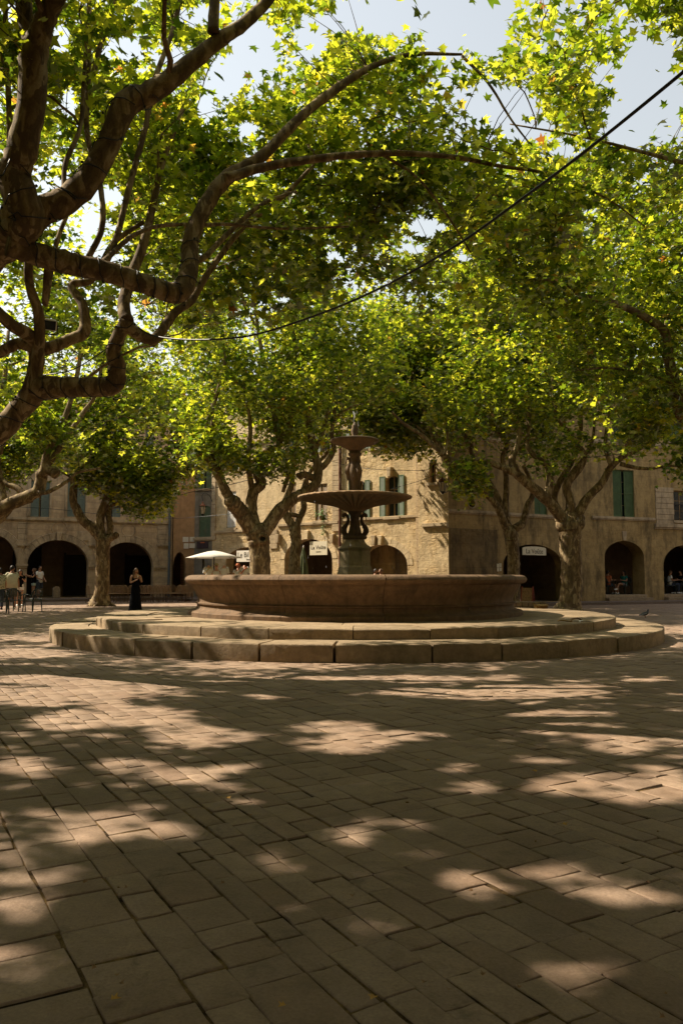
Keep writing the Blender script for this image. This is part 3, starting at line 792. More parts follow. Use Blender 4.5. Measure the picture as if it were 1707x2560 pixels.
for (x0, x1) in ((-95, -50), (73, 116), (157, 198), (238, 279), (333, 355)):
    fa.window(x0, 1104, x1, 1187, shutters='half', shmat=M_sh_teal, sill=False)
    fa.window(x0 + 2, 985, x1 - 1, 1050, shutters='half', shmat=M_sh_teal)
for (x0, x1) in ((66, 72.5), (117, 122), (150, 156), (199, 204)): fa.pilaster(x0, x1, 1100, 1186, .04, course=5, name='window_surround')
m = MB(); u, v = fa.uv((195, 1231)); m.box(u - .42, u + .42, -.05, .02, v - .28, v + .28); m.build('stone_plaque', M_trim, fa.root, bevel=.02)
fa.pipe(391.5, 1085, 1372, M_pipe_blue, .075)
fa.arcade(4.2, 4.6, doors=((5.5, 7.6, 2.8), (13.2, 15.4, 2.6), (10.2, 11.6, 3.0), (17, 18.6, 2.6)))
fa.build()
# B: narrow ochre house next to it
fb = Front('ochre_house', 'narrow orange-ochre rendered house with one dark arch, right of the blue-grey downpipe', (-10.45, 49.53), (-9.25, 50.15), 11.2, M_ochre)
fb.arch(397, 428, 1310, 1268, .15)
fb.arcade(3.0, 4.4)
u, v = fb.uv((436, 1254))
fb.build()
# C: grey house with green shutters, turned towards us
fcc = Front('grey_house', 'narrow grey house with faded green shutters, between the ochre house and the sunlit corner', (-9.32, 50.18), (-7.35, 49.26), 11.8, M_grey_wall)
fcc.window(455, 1075, 487, 1122, shutters='half', shmat=M_sh_green, label='window with open faded green shutters above the lantern')
fcc.window(458, 1161, 484, 1233, rise=.25, shutters='closed', shmat=M_sh_green, label='tall arched window with closed green shutters')
fcc.string((444, 1238), (489, 1236), .16, .12)
fcc.window(464.5, 1284, 470, 1306, sill=False, label='slit window')
m = MB(); u, v = fcc.uv((466, 1249)); m.box(u - .42, u + .42, -.05, -.003, v - .28, v + .28); sgn = m.build('shop_sign', plain('dark_red_brown_sign', (.05, .03, .035), .5, .3, 5), fcc.root)
m = MB(); m.box(u - .14, u + .16, -.062, -.052, v + .04, v + .12); m.build('sign_lettering', M_c_rust, sgn)
fcc.build()
# D: the sunlit golden front
PA, PB = Vector((-7.54, 46.5)), Vector((3.76, 37.25))
fd = Front('golden_house', 'sunlit golden rubble house over low arches, directly behind the fountain', PA, PB, 12.6, M_gold, T=.6)
a = fd.arch(*[q for q in (c2(683, 0)[0], c2(995, 0)[0])], c2(0, 1040)[1], c2(0, 908)[1]); fd.archivolt(a, .34, .012, 13, M_gold_ashlar, hood=False)
a2 = fd.arch(c2(1150, 0)[0], c2(1485, 0)[0], c2(0, 1080)[1], c2(0, 945)[1]); fd.archivolt(a2, .34, .012, 13, M_gold_ashlar, hood=False)
a3 = fd.arch(c2(300, 0)[0], c2(590, 0)[0], c2(0, 1060)[1], c2(0, 962)[1]); fd.archivolt(a3, .25, .012, 13, M_gold_ashlar, key=False, hood=False)
def W2(x0, y0, x1, y1, **k):
    a, b = c2(x0, y0); c, d = c2(x1, y1); return fd.window(a, b, c, d, sillmat=M_trim_gold, **k)
W2(306, 598, 368, 836, shutters='closed', shmat=M_sh_white, label='window with closed white shutters')
W2(352, 318, 392, 452, shutters='closed', shmat=M_sh_white)
W2(714, 540, 760, 792, shutters='half', shmat=M_sh_brown); W2(884, 548, 962, 788, shutters='half', shmat=M_sh_brown, label='tall tan wooden window with a plant on its sill')
W2(925, 175, 985, 335, rail=True, shutters='open', shmat=M_sh_teal)
W2(1112, 170, 1180, 300, shutters='open', shmat=M_sh_teal); W2(1250, 180, 1330, 310, shutters='open', shmat=M_sh_teal)
W2(700, 200, 770, 330, shutters='half', shmat=M_sh_teal)
W2(1138, 528, 1208, 770, rise=.3, shutters='open', shmat=M_sh_green, label='arched window with green shutters behind the large bowl')
W2(1345, 495, 1425, 762, rise=.3, shutters='open', shmat=M_sh_green, label='arched window with green shutters right of the large bowl')
fd.pilaster(489, 498, 1050, 1240, .06, M_trim_gold, .26, 'quoins'); fd.pilaster(764.5, 780, 990, 1220, .07, M_trim_gold, .26, 'quoins')
fd.pilaster(955, 967, 1040, 1380, .06, M_trim_gold, .26, 'quoins'); fd.pilaster(621, 638, 1215, 1260, .06, M_trim_gold, .26, 'quoins')
fd.string((489, 1221), (620, 1216), .14, .09, M_trim_gold); fd.string((640, 1207), (778, 1198), .14, .09, M_trim_gold); fd.string((786, 1196), (966, 1183), .12, .08, M_trim_gold)
fd.string((489, 1010), (966, 985), .16, .12, M_trim_gold)
for (x, y) in ((c2(1277, 915)), c2(1378, 470), c2(650, 905), c2(1005, 905)):
    u, v = fd.uv((x, y)); m = MB(); m.prism([(u - .09, v - .25), (u + .09, v - .25), (u + .14, v + .22), (u - .14, v + .22)], -.22, .02); m.build('corbel', M_trim_gold, fd.root, bevel=.02)
fd.pipe(c2(1052, 0)[0], 985, 1372, M_pipe_red, .06)
fd.arcade(4.0, 4.2, doors=((6.2, 7.4, 2.5), (11.4, 13.0, 2.4)))
fd.build()
# E: protruding corner pier between the lit and the shaded fronts
nD = fd.nrm
E0 = PB - nD * .30; dD = fd.d; E1 = E0 + dD * 1.62
fe = Front('corner_tower', 'tall sunlit corner block with one small window and a ledge, right of the golden house', E0, E1, 12.9, M_gold, depth=3.0)
x0, y0 = c3(252, 322); x1, y1 = c3(288, 428); fe.window(x0, y0, x1, y1, sillmat=M_trim_gold, label='small square window')
fe.string(c3(222, 652), c3(352, 640), .16, .12, M_trim_gold, 'ledge')
fe.build()
# F: shaded front on the right
F0 = E1 + Vector((.02, .02)); F1 = F0 + Vector((5.9, 3.9)).normalized() * 7.6
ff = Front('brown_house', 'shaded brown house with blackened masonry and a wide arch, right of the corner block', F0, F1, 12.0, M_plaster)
af = ff.arch(c3(635, 0)[0], c3(945, 0)[0], c3(0, 860)[1], c3(0, 748)[1])
u0, v0 = ff.uv(c3(358, 662)); u1, v1 = ff.uv(c3(608, 905)); m = MB(); m.box(u0, u1, -.018, .02, -.1, v0); m.build('blackened_masonry', M_dark_masonry, ff.root)
ff.string(c3(350, 572), c3(905, 604), .13, .09); ff.string(c3(350, 196), c3(900, 222), .15, .1)
def W3(fr, x0, y0, x1, y1, **k):
    a, b = c3(x0, y0); c, d = c3(x1, y1); return fr.window(a, b, c, d, **k)
W3(ff, 796, 470, 862, 594, shutters='closed', shmat=M_sh_deep, sill=False, label='window with closed dark green shutters')
W3(ff, 818, 40, 894, 214, shutters='half', shmat=M_sh_deep); W3(ff, 440, 60, 500, 170, shutters='half', shmat=M_sh_deep)
x, y = c3(472, 535); u, v = ff.uv((x, y)); rr = .2; ff.holes.append([(u + rr * math.cos(2 * PI * k / 16), v + rr * math.sin(2 * PI * k / 16)) for k in range(16)])
ff.box('pane', M_glass, u - .3, u + .3, .2, .21, v - .3, v + .3)
m = MB(); m.tube([(u + .23 * math.cos(2 * PI * k / 20), -.02, v + .23 * math.sin(2 * PI * k / 20)) for k in range(21)], .035, 6); m.build('oculus_surround', M_trim, ff.root, smooth=True)
ff.arcade(4.0, 4.0)
for (qa, qb) in ((c3(600, 848), c3(611, 868)), (c3(613, 846), c3(623, 866)), (c3(601, 870), c3(611, 888)), (c3(614, 869), c3(624, 886))):
    u0, v0 = ff.uv(qa); u1, v1 = ff.uv(qb); m = MB(); m.box(u0, u1, -.05, -.02, v1, v0); m.build('notice_plate', M_signc, ff.root)
ff.pipe(c3(1085, 0)[0], 930, 1386, M_pipe_blue, .07)
ff.build()
G0 = F1 + Vector((.02, .01)); G1 = G0 + Vector((13.2, 5.2)).normalized() * 12
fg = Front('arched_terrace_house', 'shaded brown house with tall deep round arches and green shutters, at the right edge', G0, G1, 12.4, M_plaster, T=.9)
ag = fg.arch(c3(1160, 0)[0], c3(1365, 0)[0], c3(0, 815)[1], c3(0, 730)[1], .42)
ag2 = fg.arch(c3(1465, 0)[0], c3(1690, 0)[0], c3(0, 860)[1], c3(0, 752)[1], .42)
W3(fg, 1200, 362, 1310, 606, shutters='half', shmat=M_sh_deep, sill=False, label='tall window with bright green shutters above the arch')
W3(fg, 1515, 470, 1600, 625, rail=True, sill=True); W3(fg, 1205, 60, 1275, 214, rail=True, shutters='half', shmat=M_sh_deep)
W3(fg, 1480, 60, 1560, 214, shutters='half', shmat=M_sh_deep)
fg.pilaster(c3(1420, 0)[0], c3(1512, 0)[0], c3(0, 452)[1], c3(0, 650)[1], .05)
fg.string(c3(1092, 606), c3(1418, 618), .13, .09); fg.string(c3(1416, 650), c3(1700, 656), .2, .14)
fg.string(c3(1092, 225), c3(1700, 240), .15, .1)
for a in (ag, ag2):
    m = MB(); m.box(a[0] - .05, a[1] + .25, -.34, .0, .05, .27); m.box(a[0] - .02, a[1] + .1, -.02, .5, .27, .425); m.build('door_step', M_step, fg.root, bevel=.02)
    m = MB(); c_ = (a[0] + a[1]) / 2; m.prism([(c_ - .10, a[4] + .02), (c_ + .10, a[4] + .02), (c_ + .14, a[4] + .5), (c_ - .14, a[4] + .5)], -.07, .02); m.build('keystone', M_trim, fg.root, bevel=.015)
fg.arcade(4.2, 4.2)
m = MB(); m.box(ag[0] - 1.2, ag2[1] + .6, .92, 4.1, .16, .42); m.build('terrace_floor', M_walk, fg.root)
fg.build()
# ------------------------------------------------------------------ plane trees
LEAF = np.array([(0, 0, 0), (.46, .04, -.04), (.25, .24, .03), (.60, .52, -.10), (.22, .54, .02), (0, 1.0, -.16), (-.22, .54, .02), (-.60, .52, -.10), (-.25, .24, .03), (-.46, .04, -.04)])
LEAF[:, 1] -= .05; LEAF[:, 2] += .20 * np.abs(LEAF[:, 0])
LF = [[0, 1, 2, 3, 4, 5], [0, 5, 6, 7, 8, 9]]
# lower edge of the foliage, in the 1568 px view
EDGE_X = np.array([-400, 0, 70, 95, 150, 200, 260, 290, 318, 345, 375, 400, 412, 430, 455, 480, 505, 530, 548, 560, 600, 650, 680, 720, 745, 775, 790, 815, 830, 860, 900, 920, 940, 955, 975, 990, 1010, 1040, 1075, 1110, 1140, 1165, 1190, 1215, 1255, 1300, 1340, 1380, 1440, 1480, 1520, 1568, 2200.])
EDGE_Y = np.array([1150, 1128, 1098, 1075, 1090, 1140, 1150, 1185, 1215, 1190, 1195, 1175, 1120, 1118, 1120, 1078, 1092, 1120, 1100, 1080, 1140, 1145, 1110, 1055, 1035, 1050, 1010, 1045, 1055, 1045, 1050, 1062, 1070, 1052, 1060, 1080, 1088, 1140, 1172, 1178, 1120, 1105, 1100, 1108, 1125, 1085, 1050, 1060, 1090, 1150, 1130, 1140, 1150.])
# openings where the sky shows (cx, cy, rx, ry)
SKY = np.array([(845, 45, 110, 38), (1150, 235, 95, 42), (1125, 70, 38, 70), (1200, 300, 60, 26), (1480, 235, 95, 90), (1500, 120, 60, 35), (1400, 170, 45, 40), (575, 95, 60, 55), (515, 175, 55, 48), (270, 110, 55, 28), (455, 40, 60, 26), (258, 450, 36, 30),
                (140, 90, 28, 36), (160, 240, 22, 40), (405, 130, 60, 26), (570, 300, 30, 26), (580, 380, 24, 30), (985, 520, 45, 22), (720, 90, 40, 60), (770, 590, 26, 14), (1060, 590, 26, 16), (470, 250, 24, 40), (25, 30, 26, 30), (210, 520, 20, 24), (1300, 345, 40, 20), (950, 570, 34, 14), (650, 690, 16, 10),
                (1440, 300, 60, 40), (1540, 300, 40, 40)], float)
# sunlit patches on the paving (cx, cy, rx, ry)
LIT = np.array([(60, 1600, 150, 26), (150, 1655, 90, 26), (250, 1610, 60, 22), (350, 1650, 120, 28), (450, 1690, 130, 26), (70, 1765, 90, 26), (300, 1760, 110, 20), (420, 1780, 130, 24), (520, 1810, 80, 14), (110, 1875, 70, 20), (330, 1850, 60, 18), (260, 1895, 130, 34), (170, 1925, 70, 24),
                (400, 1905, 70, 26), (30, 1960, 40, 18), (125, 2020, 60, 24), (40, 2090, 70, 36), (60, 2200, 120, 30), (620, 1600, 60, 8), (770, 1670, 110, 18), (800, 1710, 120, 24), (930, 1690, 100, 14), (1050, 1760, 60, 14), (960, 1895, 50, 22), (800, 1915, 60, 18), (980, 1960, 40, 14),
                (870, 2000, 50, 18), (1080, 2020, 100, 28), (1150, 2045, 110, 20), (1260, 2010, 120, 24), (1370, 2045, 100, 24), (1480, 2060, 90, 24), (840, 2130, 90, 30), (700, 2090, 60, 26), (850, 2070, 60, 20), (1240, 1660, 90, 10), (1010, 1590, 150, 14), (1080, 1600, 120, 8), (1300, 1640, 120, 8), (1380, 1800, 180, 30),
                (1500, 1830, 110, 20), (1470, 1690, 100, 8), (1250, 1745, 80, 10), (640, 1980, 50, 30), (560, 1840, 60, 14), (880, 2200, 40, 22), (150, 1560, 180, 14), (700, 1560, 130, 8), (940, 1560, 160, 10), (1200, 1580, 200, 8),
                (60, 1500, 130, 8), (230, 1470, 160, 6), (330, 1365, 280, 4), (1450, 1430, 110, 10), (1400, 1455, 120, 8), (1500, 1480, 90, 7), (1420, 1408, 140, 4),
                (560, 1470, 120, 6), (1010, 1470, 150, 7), (1180, 1475, 120, 7), (820, 1480, 110, 5), (640, 1440, 130, 5), (980, 1440, 140, 5), (300, 1425, 90, 6), (1300, 1445, 70, 5), (500, 1495, 140, 5)], float)
_st = (LIT[:, 1] > 1400) & (LIT[:, 1] < 1512)
LIT[_st, 3] *= 1.35
LIT = np.vstack([LIT, [(330, 1448, 110, 10), (700, 1462, 100, 9), (930, 1470, 130, 10), (1090, 1482, 110, 10), (1330, 1462, 90, 9), (420, 1472, 110, 9), (1240, 1436, 70, 7), (500, 1425, 80, 6), (1380, 1425, 60, 6)]])
def vnoise(P, s, seed=0):
    a = np.sin(P[:, 0] * 1.7 * s + seed) + np.sin(P[:, 1] * 2.1 * s + 1.3 + seed) + np.sin(P[:, 2] * 1.9 * s + 2.1 - seed) + np.sin((P[:, 0] + P[:, 2]) * 1.3 * s + .7) + np.sin((P[:, 1] - P[:, 0]) * 1.1 * s + 3)
    return a / 5
def keep_mask(P, lit=True, edge=True, skyh=True, cover=True):
    n = len(P); keep = np.ones(n, bool); rnd = NR.random(n)
    dx, dy, ok = proj(P)
    if edge:
        e = np.interp(dx, EDGE_X, EDGE_Y) + vnoise(P, 2.4) * 26 + NR.normal(0, 7, n)
        below = (dy > e) | (rnd < np.clip(1 - (e - dy) / 55.0, 0, 1) * .45)
        keep &= ~(ok & below & (dx > -300) & (dx < 1900) & (P[:, 1] > 15))
        keep &= ~(ok & (dy > e) & (dx > -300) & (dx < 1900))
    if skyh:
        wv = vnoise(P, 3.0) * .45
        for c in SKY:
            d = ((dx - c[0]) / c[2]) ** 2 + ((dy - c[1]) / c[3]) ** 2
            keep &= ~(ok & (d < 1.0 + wv) & (rnd < .97))
    dist = np.sqrt(P[:, 0] ** 2 + P[:, 1] ** 2 + (P[:, 2] - EYE) ** 2)
    keep &= ~(ok & (dy > -50) & (dx > -40) & (dx < 1610) & (dist < 10.9))
    if lit:
        t = P[:, 2] / SUN_N[2]; G = P - SUN_N[None, :] * t[:, None]; G[:, 2] = 0
        gx, gy, gok = proj(G); wv = vnoise(P, 2.2, 2) * .4
        r2 = NR.random(n)
        dn = vnoise(G, 2.3, 5) + .75 * vnoise(G, 5.1, 1) + .5 * vnoise(G, .7, 4)
        keep &= ~(gok & (gy > 1350) & (gx > -300) & (gx < 1900) & (dn > .52) & (r2 < .95))
        for c in LIT:
            d = ((gx - c[0]) / c[2]) ** 2 + ((gy - c[1]) / c[3]) ** 2
            keep &= ~(gok & (gy > 1330) & (d < 1.0 + wv) & (r2 < .96))
    return keep

class Tree:
    def __init__(s, label, base, seed, size=.19):
        s.root = thing('plane_tree', label, 'tree', base, 0, 'plane trees shading the square')
        s.base = Vector(base); s.r = random.Random(seed); s.nr = np.random.default_rng(seed); s.wood = MB(); s.nodes = []; s.anch = []; s.size = size; s.paths = []; s.gap = -.12
    def limb(s, pts, n=14, sub=6, pool=True, wob=.05):
        """pts: (x, y, z, r) in world space"""
        if getattr(s, 'thin', 1) != 1 and pool: pts = [(p[0], p[1], p[2], p[3] * s.thin) for p in pts]
        c = catmull([p[:3] for p in pts], sub); rr = []
        for i in range(len(pts) - 1):
            for k in range(sub): rr.append(pts[i][3] + (pts[i + 1][3] - pts[i][3]) * k / sub)
        rr.append(pts[-1][3])
        rr = [q * (1 + s.r.gauss(0, wob * .5)) for q in rr]
        c2_ = [p + Vector((s.r.gauss(0, 1), s.r.gauss(0, 1), s.r.gauss(0, 1))) * rr[i] * .035 for i, p in enumerate(c)]
        c2_[0] = c[0]
        s.wood.tube([p - s.base for p in c2_], rr, n)
        s.paths.append((c2_, rr))
        if pool:
            for p, q in zip(c2_[len(c2_) // 3:], rr[len(c2_) // 3:]): s.nodes.append((p, q))
        return c2_
    def L(s, pts, Y, r0, r1, conv=None, **k):
        """limb traced in the photo; Y a depth or (depth at start, depth at end)"""
        y0, y1 = Y if hasattr(Y, '__len__') else (Y, Y); n = len(pts); out = []
        for i, p in enumerate(pts):
            t = i / (n - 1); q = conv(*p[:2]) if conv else p[:2]
            w = at(q[0], q[1], y0 + (y1 - y0) * t); out.append((w.x, w.y, w.z, (r0 + (r1 - r0) * t) * (p[2] if len(p) > 2 else 1)))
        return s.limb(out, **k)
    def knob(s, p, r):
        s.wood.ball(Vector(p) - s.base, r, 14, 9, sc=(1, 1, .95))
    def crown(s, blobs, per=30, spread=.34, shoots=10, lit=True, edge=True, skyh=True, size=None, twigs=True):
        A = []
        for (cx, cy, cz, rx, ry, rz, n) in blobs:
            q = s.nr.normal(size=(n * 2, 3)); q /= np.linalg.norm(q, axis=1)[:, None]
            q *= (s.nr.random(n * 2) ** .42)[:, None]
            P = q * np.array([rx, ry, rz]) + np.array([cx, cy, cz]); P[:, 2] += vnoise(P, .8, 1) * .5
            P = P[vnoise(P, 1.05, s.r.random() * 6) > s.gap][:n]
            A.append(P)
        A = np.vstack(A); A = A[A[:, 2] > 3.2]; A = A[keep_mask(A, lit, edge, skyh)]
        pool = np.array([tuple(p) for p, _ in s.nodes]); prad = [q for _, q in s.nodes]
        order = list(range(len(A))); s.r.shuffle(order); ns = max(6, len(A) // shoots)
        def connect(i, first):
            nonlocal pool
            t = A[i]; d = np.linalg.norm(pool - t, axis=1) + np.maximum(0, pool[:, 2] - t[2] + .5) * 1.2
            j = int(np.argmin(d)); a = pool[j]; L = float(np.linalg.norm(t - a))
            if L < .12 or L > (3.0 if first else 1.3): return
            if first: r0 = min(prad[j] * .7, .022 + .011 * L); r1 = .012
            else: r0 = min(prad[j] * .8, .006 + .005 * L); r1 = .004
            mid = a + (t - a) * .45 + np.array([s.r.gauss(0, .07), s.r.gauss(0, .07), .16 if first else .03]) * L
            K_ = 7 if first else 3
            pts = []
            for q in range(K_ + 1):
                w = q / K_; pts.append((1 - w) ** 2 * a + 2 * w * (1 - w) * mid + w * w * t)
            if first:
                for q in range(1, K_): pts[q] = pts[q] + s.nr.normal(0, .018, 3) * L
            rr = [r0 + (r1 - r0) * q / K_ for q in range(K_ + 1)]
            s.wood.tube([Vector(p) - s.base for p in pts], rr, 6 if first else 3, cap=False)
            if first:
                pool = np.vstack([pool, np.array(pts[1:])]); prad.extend(rr[1:])
        C = np.repeat(A, per, axis=0)
        off = s.nr.normal(0, spread, (len(C), 3)); off[:, 2] *= .62
        P = C + off
        k = keep_mask(P, lit, edge, skyh)
        good = k.reshape(-1, per).mean(1) > .45
        order = [i for i in order if good[i]]; ns = max(6, len(order) // shoots)
        for i in sorted(order[:ns], key=lambda i: np.min(np.linalg.norm(pool - A[i], axis=1))): connect(i, True)
        if twigs:
            for i in order[ns:]: connect(i, False)
        P = P[k]; n = len(P)
        # leaf frames: blade mostly level, tilted at random, hanging a little
        nz = s.nr.normal(0, .62, (n, 3)); nz[:, 2] = np.abs(nz[:, 2]) * .6 + .60; nz /= np.linalg.norm(nz, axis=1)[:, None]
        th = s.nr.random(n) * 2 * PI; ty = np.stack([np.cos(th), np.sin(th), -.35 + 0 * th], 1)
        ty -= nz * np.sum(ty * nz, 1)[:, None]; ty /= np.linalg.norm(ty, axis=1)[:, None]; tx = np.cross(ty, nz)
        sz = (size or s.size) * s.nr.uniform(.42, 1.22, n)
        curl = s.nr.uniform(-.5, 1.6, n)
        T = np.repeat(LEAF[None], n, 0); T[:, :, 2] *= curl[:, None]
        T[:, :, 0] *= s.nr.uniform(.85, 1.15, n)[:, None]
        V = (P[:, None, :] + sz[:, None, None] * (T[:, :, 0:1] * tx[:, None, :] + T[:, :, 1:2] * ty[:, None, :] + T[:, :, 2:3] * nz[:, None, :])) - np.array(s.base)[None, None]
        me = bpy.data.meshes.new('crown'); m_ = 10
        me.vertices.add(n * m_); me.vertices.foreach_set('co', V.astype(np.float32).ravel())
        idx = (np.arange(n)[:, None, None] * m_ + np.array(LF)[None]).reshape(-1)
        me.loops.add(len(idx)); me.loops.foreach_set('vertex_index', idx.astype(np.int32))
        me.polygons.add(n * 2); me.polygons.foreach_set('loop_start', (np.arange(n * 2) * 6).astype(np.int32))
        try: me.polygons.foreach_set('loop_total', np.full(n * 2, 6, np.int32))
        except Exception: pass
        me.update(calc_edges=True); me.materials.append(M_leaf)
        o = bpy.data.objects.new('crown', me); COL.objects.link(o); o.parent = s.root
        print('crown', s.root.name, len(A), n)
    def finish(s):
        s.wood.build('trunk', M_bark, s.root, smooth=True, recalc=False); return s

def trunk_pts(base, pts):
    return [(base[0] + dx, base[1] + dy, z, r) for dx, dy, z, r in pts]

def spiral(path, rr, turns, name, label, r=.0075, lo=0.0, hi=1.0):
    """string-light cable wound round a limb, with little bulbs"""
    i0, i1 = int(lo * (len(path) - 1)), int(hi * (len(path) - 1)); pts = []; m = MB(); bulbs = []
    seg = path[i0:i1 + 1]; rs = rr[i0:i1 + 1]; n = int(turns * 14)
    for k in range(n + 1):
        t = k / n * (len(seg) - 1); i = min(int(t), len(seg) - 2); f = t - i
        c = seg[i].lerp(seg[i + 1], f); q = rs[i] * (1 - f) + rs[i + 1] * f
        d = (seg[i + 1] - seg[i]).normalized(); a = d.orthogonal().normalized(); bb = d.cross(a)
        ang = 2 * PI * turns * k / n + .5 * math.sin(k * .7)
        pts.append(c + (a * math.cos(ang) + bb * math.sin(ang)) * (q * 1.03 + .012))
        if k % 8 == 3: bulbs.append(pts[-1] + (pts[-1] - c).normalized() * .03)
    m.tube(pts, r, 5)
    o = m.build(name, M_cable, None, smooth=True); tag(o, label, 'cable', 'light cables wound round the limbs')
    bm_ = MB(); bm_.ball((0, 0, 0), .018, 6, 4); first = bm_.build('bulb', M_iron, o); first.location = bulbs[0]
    for q in bulbs[1:]:
        c = first.copy(); COL.objects.link(c); c.location = q
    return o

# --- the big near tree at the left: trunk just outside the frame, limbs reaching over the square
t1 = Tree('huge near plane tree with thick cable-wrapped limbs reaching in from the left', (-7.3, 12.6, 0), 21, .19)
t1.thin = .84
bx = (-7.3, 12.6)
t1.limb([(bx[0], bx[1], -.1, .62), (bx[0], bx[1], .5, .48), (bx[0] + .03, bx[1], 1.6, .43), (bx[0] + .1, bx[1] - .05, 2.6, .44), (bx[0] + .15, bx[1] - .1, 3.0, .46)], 18, pool=False)
fk = (bx[0] + .12, bx[1] - .1, 2.9)
def from_fork(pts, Y, r0, r1, conv=None, f=fk, rf=None, mid=None):
    y0, y1 = Y; n = len(pts); out = [(f[0], f[1], f[2], rf or r0)]
    if mid: out += mid
    for i, p in enumerate(pts):
        t = i / (n - 1); q = conv(*p[:2]) if conv else p[:2]; w = at(q[0], q[1], y0 + (y1 - y0) * t)
        out.append((w.x, w.y, w.z, (r0 + (r1 - r0) * t) * (p[2] if len(p) > 2 else 1)))
    return t1.limb(out, 16)
# lower limb: sweeps up from the left, elbow, then upward
_la = len(t1.paths); la = from_fork([(-30, 1010), (40, 945), (92, 893, 1.1), (150, 888), (215, 888), (262, 884, 1.05), (268, 840, .95), (262, 800, .8), (292, 735, .85)], (11.8, 11.2), .205, .14)
t1.L([(292, 738), (285, 700), (300, 640), (330, 560), (352, 470), (372, 380), (420, 250)], (11.2, 11.9), .12, .04)
t1.L([(285, 745), (330, 775), (360, 775, 1.1), (400, 720), (440, 690), (480, 625), (560, 520), (640, 460), (720, 380)], (11.2, 12.6), .105, .035)
t1.L([(70, 900), (85, 830), (82, 790), (110, 800), (160, 780), (195, 760, 1.2), (190, 700), (165, 655), (215, 640), (260, 560), (330, 510)], (11.6, 12.3), .15, .04)
t1.L([(60, 925), (82, 860), (90, 790), (90, 720), (70, 660), (66, 600), (70, 520)], (11.7, 11.0), .12, .06)
t1.L([(85, 905), (125, 905), (160, 885), (200, 870)], (11.9, 12.8), .12, .05)
t1.L([(90, 790), (60, 765), (20, 740), (-30, 690), (-90, 620)], (11.6, 10.6), .13, .08)
t1.L([(90, 800), (40, 790), (-10, 812), (-80, 800)], (11.6, 11.6), .11, .09)
# upper junction at the left edge, fed by a limb outside the frame
up = from_fork([(-120, 820), (-75, 690), (-30, 600), (15, 545, 1.15), (45, 505, 1.05)], (11.2, 9.2), .27, .24, rf=.3)
t1.knob(at(52, 500, 9.2), .26)
_lb = len(t1.paths); lb = t1.L([(35, 540), (62, 500, 1.05), (35, 410, 1.05), (50, 350), (75, 230), (78, 130, 1.1), (100, 60, .9), (132, -10, .9), (170, -90, .8)], (9.2, 8.6), .25, .13)
t1.L([(80, 120), (62, 50), (52, -30), (50, -120)], (8.9, 8.8), .13, .10)
_lc = len(t1.paths); lc = t1.L([(30, 545), (95, 487), (150, 462), (205, 410), (250, 330), (290, 240, 1.15), (350, 210, 1.1), (420, 160, .95), (500, 95, .85), (560, 55, .8), (620, -5, .75), (680, -90, .65)], (9.2, 10.0), .215, .10)
t1.L([(490, 75), (492, 20), (500, -60)], (9.7, 9.7), .09, .07)
_ld = len(t1.paths); ld = t1.L([(20, 560), (75, 580), (160, 605), (240, 622), (310, 645), (365, 662), (410, 672, 1.15), (434, 625, 1.05), (440, 545), (475, 470), (525, 405, .95), (600, 360, .8), (690, 270, .7), (770, 205, .7), (860, 150, .5), (950, 125, .38), (1060, 125, .22)], (9.2, 11.8), .175, .10)
t1.L([(520, 410), (600, 385), (700, 368), (820, 355), (930, 352), (1050, 362), (1150, 382), (1260, 400), (1390, 455), (1480, 520)], (10.6, 12.8), .085, .012)
t1.L([(1060, 128), (1120, 190), (1170, 270), (1215, 330)], (11.6, 11.8), .03, .015)
t1.L([(880, 356), (960, 410), (1030, 500), (1080, 580)], (11.5, 11.9), .03, .014)
t1.L([(435, 600), (470, 590), (520, 540), (600, 470), (680, 440)], (10.5, 12.2), .06, .03)
t1.L([(440, 520), (520, 515), (650, 525), (800, 520)], (10.6, 12.4), .035, .018)
t1.L([(215, 620), (250, 590), (300, 545), (360, 520), (430, 515)], (10, 11.6), .05, .03)
t1.L([(245, 600), (270, 540), (300, 420), (335, 290), (350, 200), (400, 60), (420, -40)], (10.5, 11.2), .055, .04)
t1.L([(200, 600), (235, 520), (230, 420), (200, 300), (205, 150), (205, -20)], (10.5, 10.8), .05, .04)
t1.L([(215, 170), (235, 90), (262, 0), (280, -60)], (10.9, 10.9), .05, .04)
t1.L([(150, 470), (150, 380), (185, 290), (195, 160), (200, 60)], (9.6, 10.4), .04, .03)
t1.L([(25, 400), (22, 260), (16, 120), (12, -20)], (10.4, 10.4), .05, .04)
t1.L([(110, 600), (105, 700), (130, 560), (165, 470)], (10.4, 11), .05, .035)
t1.crown([(-9.8, 7.5, 8.8, 8.0, 7.4, 2.2, 2900), (-3.5, 5.2, 9.0, 4.2, 4.2, 1.6, 700), (-2.6, 13.6, 8.9, 5.0, 3.0, 3.0, 620)], 36, .27, 11, size=.165, edge=True)
t1.finish()

